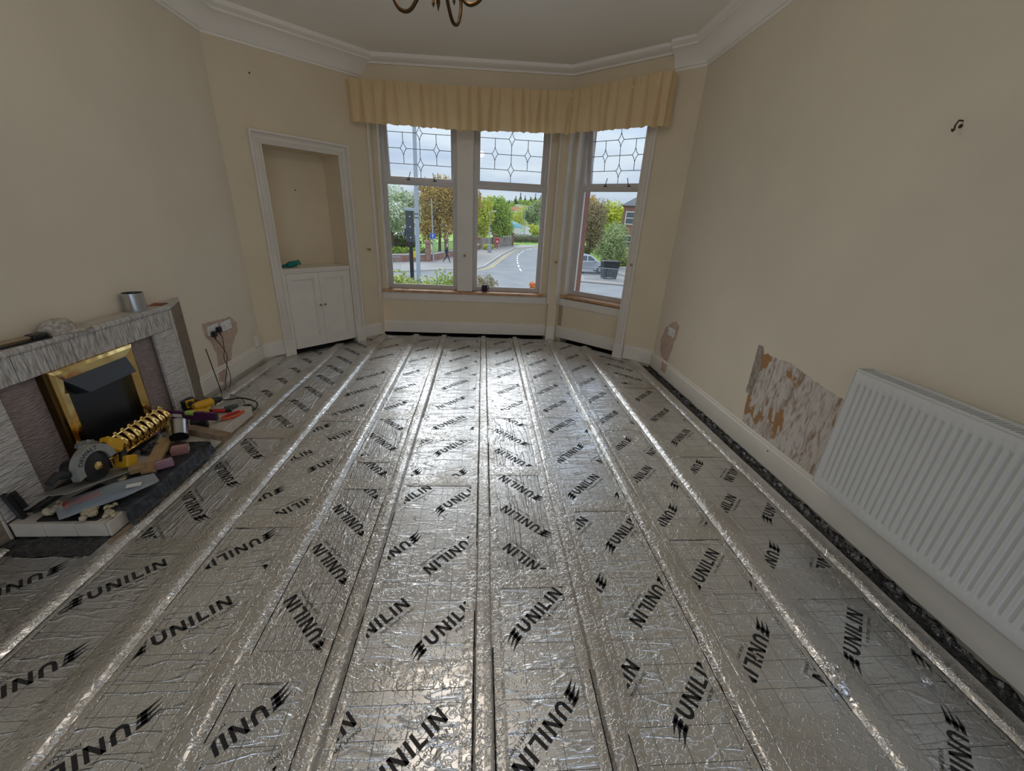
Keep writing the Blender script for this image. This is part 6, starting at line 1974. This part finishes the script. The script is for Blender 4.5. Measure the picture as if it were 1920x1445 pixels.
MB_ = MB(T(0.95, 58.3, GZ + 0.1)).cbox(-0.28, 0.28, -0.2, 0.2, 0, 1.05, 0.02)
tag(MB_.build('utility_cabinet', M_galv), 'grey utility cabinet at the foot of the slender lamp', 'cabinet')
pbx = empty('post_box', (2.25, 66.2, GZ + 0.1), label='red post box on a post in front of the fence', cat='post box')
M_pbr = mat('post_box_red', (0.62, 0.02, 0.03), 0.4)
MB().cbox(-0.3, 0.3, -0.22, 0.22, 0.75, 1.55, 0.04).build('box_body', M_pbr, pbx)
MB().tube([(0, 0, 0), (0, 0, 0.76)], 0.07, 8).build('pedestal', M_pbr, pbx)
MB().box(-0.2, 0.2, -0.225, -0.219, 1.3, 1.36).build('slot', M_iron, pbx)
MB().box(-0.14, 0.14, -0.225, -0.219, 0.95, 1.2).build('notice_plate', M_line, pbx)
bn = empty('wheelie_bin', (11.05, 35.6, GZ + 0.1), label='big black wheeled bin behind the guard rail', cat='bin')
M_bin = mat('bin_black', (0.018, 0.019, 0.021), 0.5)
MB().add([(-0.60, -0.45, 0.15), (0.60, -0.45, 0.15), (0.60, 0.45, 0.15), (-0.60, 0.45, 0.15), (-0.70, -0.52, 1.35), (0.70, -0.52, 1.35), (0.70, 0.52, 1.35), (-0.70, 0.52, 1.35)],
         [(0, 3, 2, 1), (4, 5, 6, 7), (0, 1, 5, 4), (1, 2, 6, 5), (2, 3, 7, 6), (3, 0, 4, 7)]).build('tub', M_bin, bn)
MB().cbox(-0.74, 0.74, -0.56, 0.56, 1.35, 1.5, 0.04).build('lid', M_bin, bn)
for sx in (-0.5, 0.5):
    for sy in (-0.35, 0.35):
        MB(T(sx, sy, 0.08) @ RX(90)).lathe([(0.08, -0.03), (0.08, 0.03)], 10).build('wheel', M_iron, bn)

# ------------------------------------------------------------------ parked cars
M_tyre = mat('tyre', (0.015, 0.015, 0.016), 0.7)
M_hub = mat('alloy', (0.40, 0.41, 0.42), 0.35, metal=0.7)
M_carg = mat('car_glass', (0.06, 0.09, 0.11), 0.08, spec=0.8)
def car(x, y, rz, paint, label, s=1.0):
    o = empty('parked_car', label=label, cat='car', mat_=T(x, y, GZ + 0.1) @ RZ(rz) @ Matrix.Scale(s, 4))
    W_ = 0.88
    side = [(-2.2, 0.35), (-2.22, 0.75), (-2.05, 0.98), (-1.1, 1.02), (1.0, 1.02), (1.9, 0.90), (2.2, 0.72), (2.2, 0.40), (2.0, 0.26), (-2.0, 0.26)]
    vv = [(p[0], -W_, p[1]) for p in side] + [(p[0], W_, p[1]) for p in side]
    n = len(side)
    MB().add(vv, [tuple(range(n)), tuple(reversed(range(n, 2 * n)))] + [(k, n + k, n + (k + 1) % n, (k + 1) % n) for k in range(n)]).build('body', paint, o)
    cab = [(-2.0, 1.0), (-1.75, 1.45), (-1.2, 1.62), (0.1, 1.64), (0.55, 1.56), (1.25, 1.02)]
    vv, nn = [], len(cab)
    for yy, k in ((-1, 0), (1, 1)):
        for p in cab:
            t = (p[1] - 1.0) / 0.64
            vv.append((p[0], yy * (W_ - 0.02 - 0.16 * t), p[1]))
    MB().add(vv, [tuple(range(nn)), tuple(reversed(range(nn, 2 * nn)))] + [(k, nn + k, nn + (k + 1) % nn, (k + 1) % nn) for k in range(nn)]).build('cabin', paint, o)
    for yy in (-1, 1):
        for q in ([(-1.62, 1.08), (-1.5, 1.40), (-1.15, 1.52), (-0.85, 1.53), (-0.85, 1.08)], [(-0.77, 1.08), (-0.77, 1.53), (0.05, 1.54), (0.05, 1.08)], [(0.13, 1.08), (0.13, 1.53), (0.42, 1.49), (0.98, 1.10), (0.98, 1.08)]):
            pts = [(p[0], yy * (W_ - 0.02 - 0.16 * (p[1] - 1.0) / 0.64 + 0.006), p[1]) for p in q]
            pts2 = [(p[0], p[1] - yy * 0.01, p[2]) for p in pts]
            m_ = len(pts)
            MB().add(pts + pts2, [tuple(range(m_)), tuple(reversed(range(m_, 2 * m_)))] + [(k, m_ + k, m_ + (k + 1) % m_, (k + 1) % m_) for k in range(m_)]).build('side_window', M_carg, o)
        MB().cbox(0.75, 0.98, yy * 0.9 - 0.09, yy * 0.9 + 0.09, 1.02, 1.16, 0.02).build('wing_mirror', paint, o)
    MB().add([(0.62, -0.62, 1.52), (0.62, 0.62, 1.52), (1.24, 0.76, 1.06), (1.24, -0.76, 1.06), (0.60, -0.62, 1.50), (0.60, 0.62, 1.50), (1.22, 0.76, 1.04), (1.22, -0.76, 1.04)],
             [(0, 1, 2, 3), (4, 7, 6, 5), (0, 4, 5, 1), (2, 6, 7, 3), (1, 5, 6, 2), (0, 3, 7, 4)]).build('windscreen', M_carg, o)
    for wx in (-1.35, 1.38):
        for yy in (-1, 1):
            wh = MB(T(wx, yy * (W_ - 0.09), 0.31) @ RX(90)).lathe([(0.31, -0.11), (0.34, -0.08), (0.34, 0.08), (0.31, 0.11)], 20).build('wheel', M_tyre, o, smooth=True)
            MB(T(wx, yy * (W_ + 0.022), 0.31) @ RX(90)).lathe([(0.20, -0.008), (0.20, 0.008)], 14).build('hub', M_hub, wh)
    for yy in (-0.6, 0.6):
        MB().cbox(-2.24, -2.19, yy - 0.18, yy + 0.18, 0.72, 0.88, 0.01).build('tail_lamp', M_redg, o)
        MB().cbox(2.14, 2.20, yy - 0.2, yy + 0.2, 0.66, 0.78, 0.01).build('head_lamp', M_line, o)
    return o
car(9.9, 40.2, 0, mat('silver_paint', (0.55, 0.57, 0.60), 0.25, metal=0.5), 'silver car parked beyond the guard rail')
car(-13.6, 74, 195, mat('pale_silver_paint', (0.50, 0.48, 0.50), 0.3, metal=0.4), 'pale car with red tail lamps parked behind the park railings')
car(8.95, 52.5, 80, mat('dark_paint', (0.03, 0.03, 0.035), 0.3), 'dark car at the right-hand edge of the middle window')

# ------------------------------------------------------------------ pedestrian
def person(x, y, label):
    o = empty('person', (x, y, GZ + 0.1), rz=R(0), label=label, cat='person')
    J = {'pelvis': (0, 0, 0.93, .135), 'waist': (0.01, 0, 1.08, .13), 'chest': (0.03, 0, 1.30, .155), 'neck': (0.05, 0, 1.48, .055), 'head0': (0.07, 0, 1.56, .075), 'head1': (0.08, 0, 1.66, .085), 'head2': (0.07, 0, 1.74, .055),
         'hipl': (0.02, -0.09, 0.88, .10), 'kneel': (0.20, -0.09, 0.50, .068), 'ankl': (0.30, -0.09, 0.10, .045), 'toel': (0.44, -0.10, 0.05, .035),
         'hipr': (-0.02, 0.09, 0.88, .10), 'kneer': (-0.05, 0.09, 0.50, .068), 'ankr': (-0.36, 0.09, 0.16, .045), 'toer': (-0.27, 0.10, 0.05, .035),
         'shl': (0.03, -0.19, 1.40, .065), 'ell': (-0.12, -0.24, 1.14, .048), 'wrl': (-0.14, -0.22, 0.92, .035), 'hal': (-0.13, -0.21, 0.83, .034),
         'shr': (0.03, 0.19, 1.40, .065), 'elr': (0.09, 0.24, 1.13, .048), 'wrr': (0.24, 0.21, 0.98, .035), 'har': (0.30, 0.20, 0.93, .034)}
    E_ = [('pelvis', 'waist'), ('waist', 'chest'), ('chest', 'neck'), ('neck', 'head0'), ('head0', 'head1'), ('head1', 'head2'), ('pelvis', 'hipl'), ('hipl', 'kneel'), ('kneel', 'ankl'), ('ankl', 'toel'),
          ('pelvis', 'hipr'), ('hipr', 'kneer'), ('kneer', 'ankr'), ('ankr', 'toer'), ('chest', 'shl'), ('shl', 'ell'), ('ell', 'wrl'), ('wrl', 'hal'), ('chest', 'shr'), ('shr', 'elr'), ('elr', 'wrr'), ('wrr', 'har')]
    names = list(J)
    # fingers
    for hnd_, w2, sg in (('hal', 'wrl', -1), ('har', 'wrr', 1)):
        p = Vector(J[hnd_][:3]); d = (p - Vector(J[w2][:3])).normalized()
        for k in range(4):
            a = p + Vector((0.012 * (k - 1.5) * 1.2, 0, 0)) + d * 0.03; b = a + d * (0.05 + 0.01 * (1 - abs(k - 1.5)))
            J[hnd_ + 'f%d' % k] = (*a, .011); J[hnd_ + 'g%d' % k] = (*b, .009)
            E_ += [(hnd_, hnd_ + 'f%d' % k), (hnd_ + 'f%d' % k, hnd_ + 'g%d' % k)]
        a = p + Vector((0.03, -0.012 * sg, 0.0)); b = a + d * 0.035 + Vector((0.008, 0, 0))
        J[hnd_ + 't'] = (*a, .012); J[hnd_ + 'u'] = (*b, .010)
        E_ += [(hnd_, hnd_ + 't'), (hnd_ + 't', hnd_ + 'u')]
    names = list(J)
    me = bpy.data.meshes.new('figure')
    me.from_pydata([J[n][:3] for n in names], [(names.index(a), names.index(b)) for a, b in E_], [])
    ob = bpy.data.objects.new('figure', me)
    COL.objects.link(ob)
    sm_ = ob.modifiers.new('skin', 'SKIN')
    for i, n in enumerate(names):
        r_ = J[n][3]
        sv = me.skin_vertices[0].data[i]
        sv.radius = (r_, r_ * (1.25 if n in ('chest', 'waist', 'pelvis') else 1))
        sv.use_root = (n == 'pelvis')
    ss = ob.modifiers.new('smooth', 'SUBSURF'); ss.levels = 1; ss.render_levels = 1
    bpy.context.view_layer.update()
    dg = bpy.context.evaluated_depsgraph_get()
    em = bpy.data.meshes.new_from_object(ob.evaluated_get(dg))
    bpy.data.objects.remove(ob)
    bd_ = bpy.data.objects.new('body', em)
    COL.objects.link(bd_)
    bd_.parent = o
    em.materials.clear()
    for m_ in (mat('dark_coat', (0.018, 0.019, 0.025), 0.8), mat('dark_trousers', (0.025, 0.028, 0.04), 0.8), mat('skin', (0.55, 0.36, 0.27), 0.6), mat('black_shoe', (0.012, 0.012, 0.012), 0.5)):
        em.materials.append(m_)
    for p in em.polygons:
        c_ = p.center
        p.material_index = 2 if c_.z > 1.50 else (3 if c_.z < 0.10 else (2 if (abs(c_.y) > 0.17 and c_.z < 0.97 and c_.z > 0.7) else (1 if c_.z < 0.86 else 0)))
        p.use_smooth = True
    MB(T(0.065, 0, 1.665)).ball((0, 0, 0.025), 0.10, 0.09, 0.095, nu=12, nv=8).build('hair', mat('fair_hair', (0.55, 0.47, 0.36), 0.8), o, smooth='all')
    MB(T(0.165, 0, 1.645)).ball((0, 0, 0), 0.018, 0.014, 0.02, nu=6, nv=5).build('nose', MATS['skin'], o, smooth='all')
    return o
person(-3.6, 42.8, 'person in dark clothes walking along the far pavement')
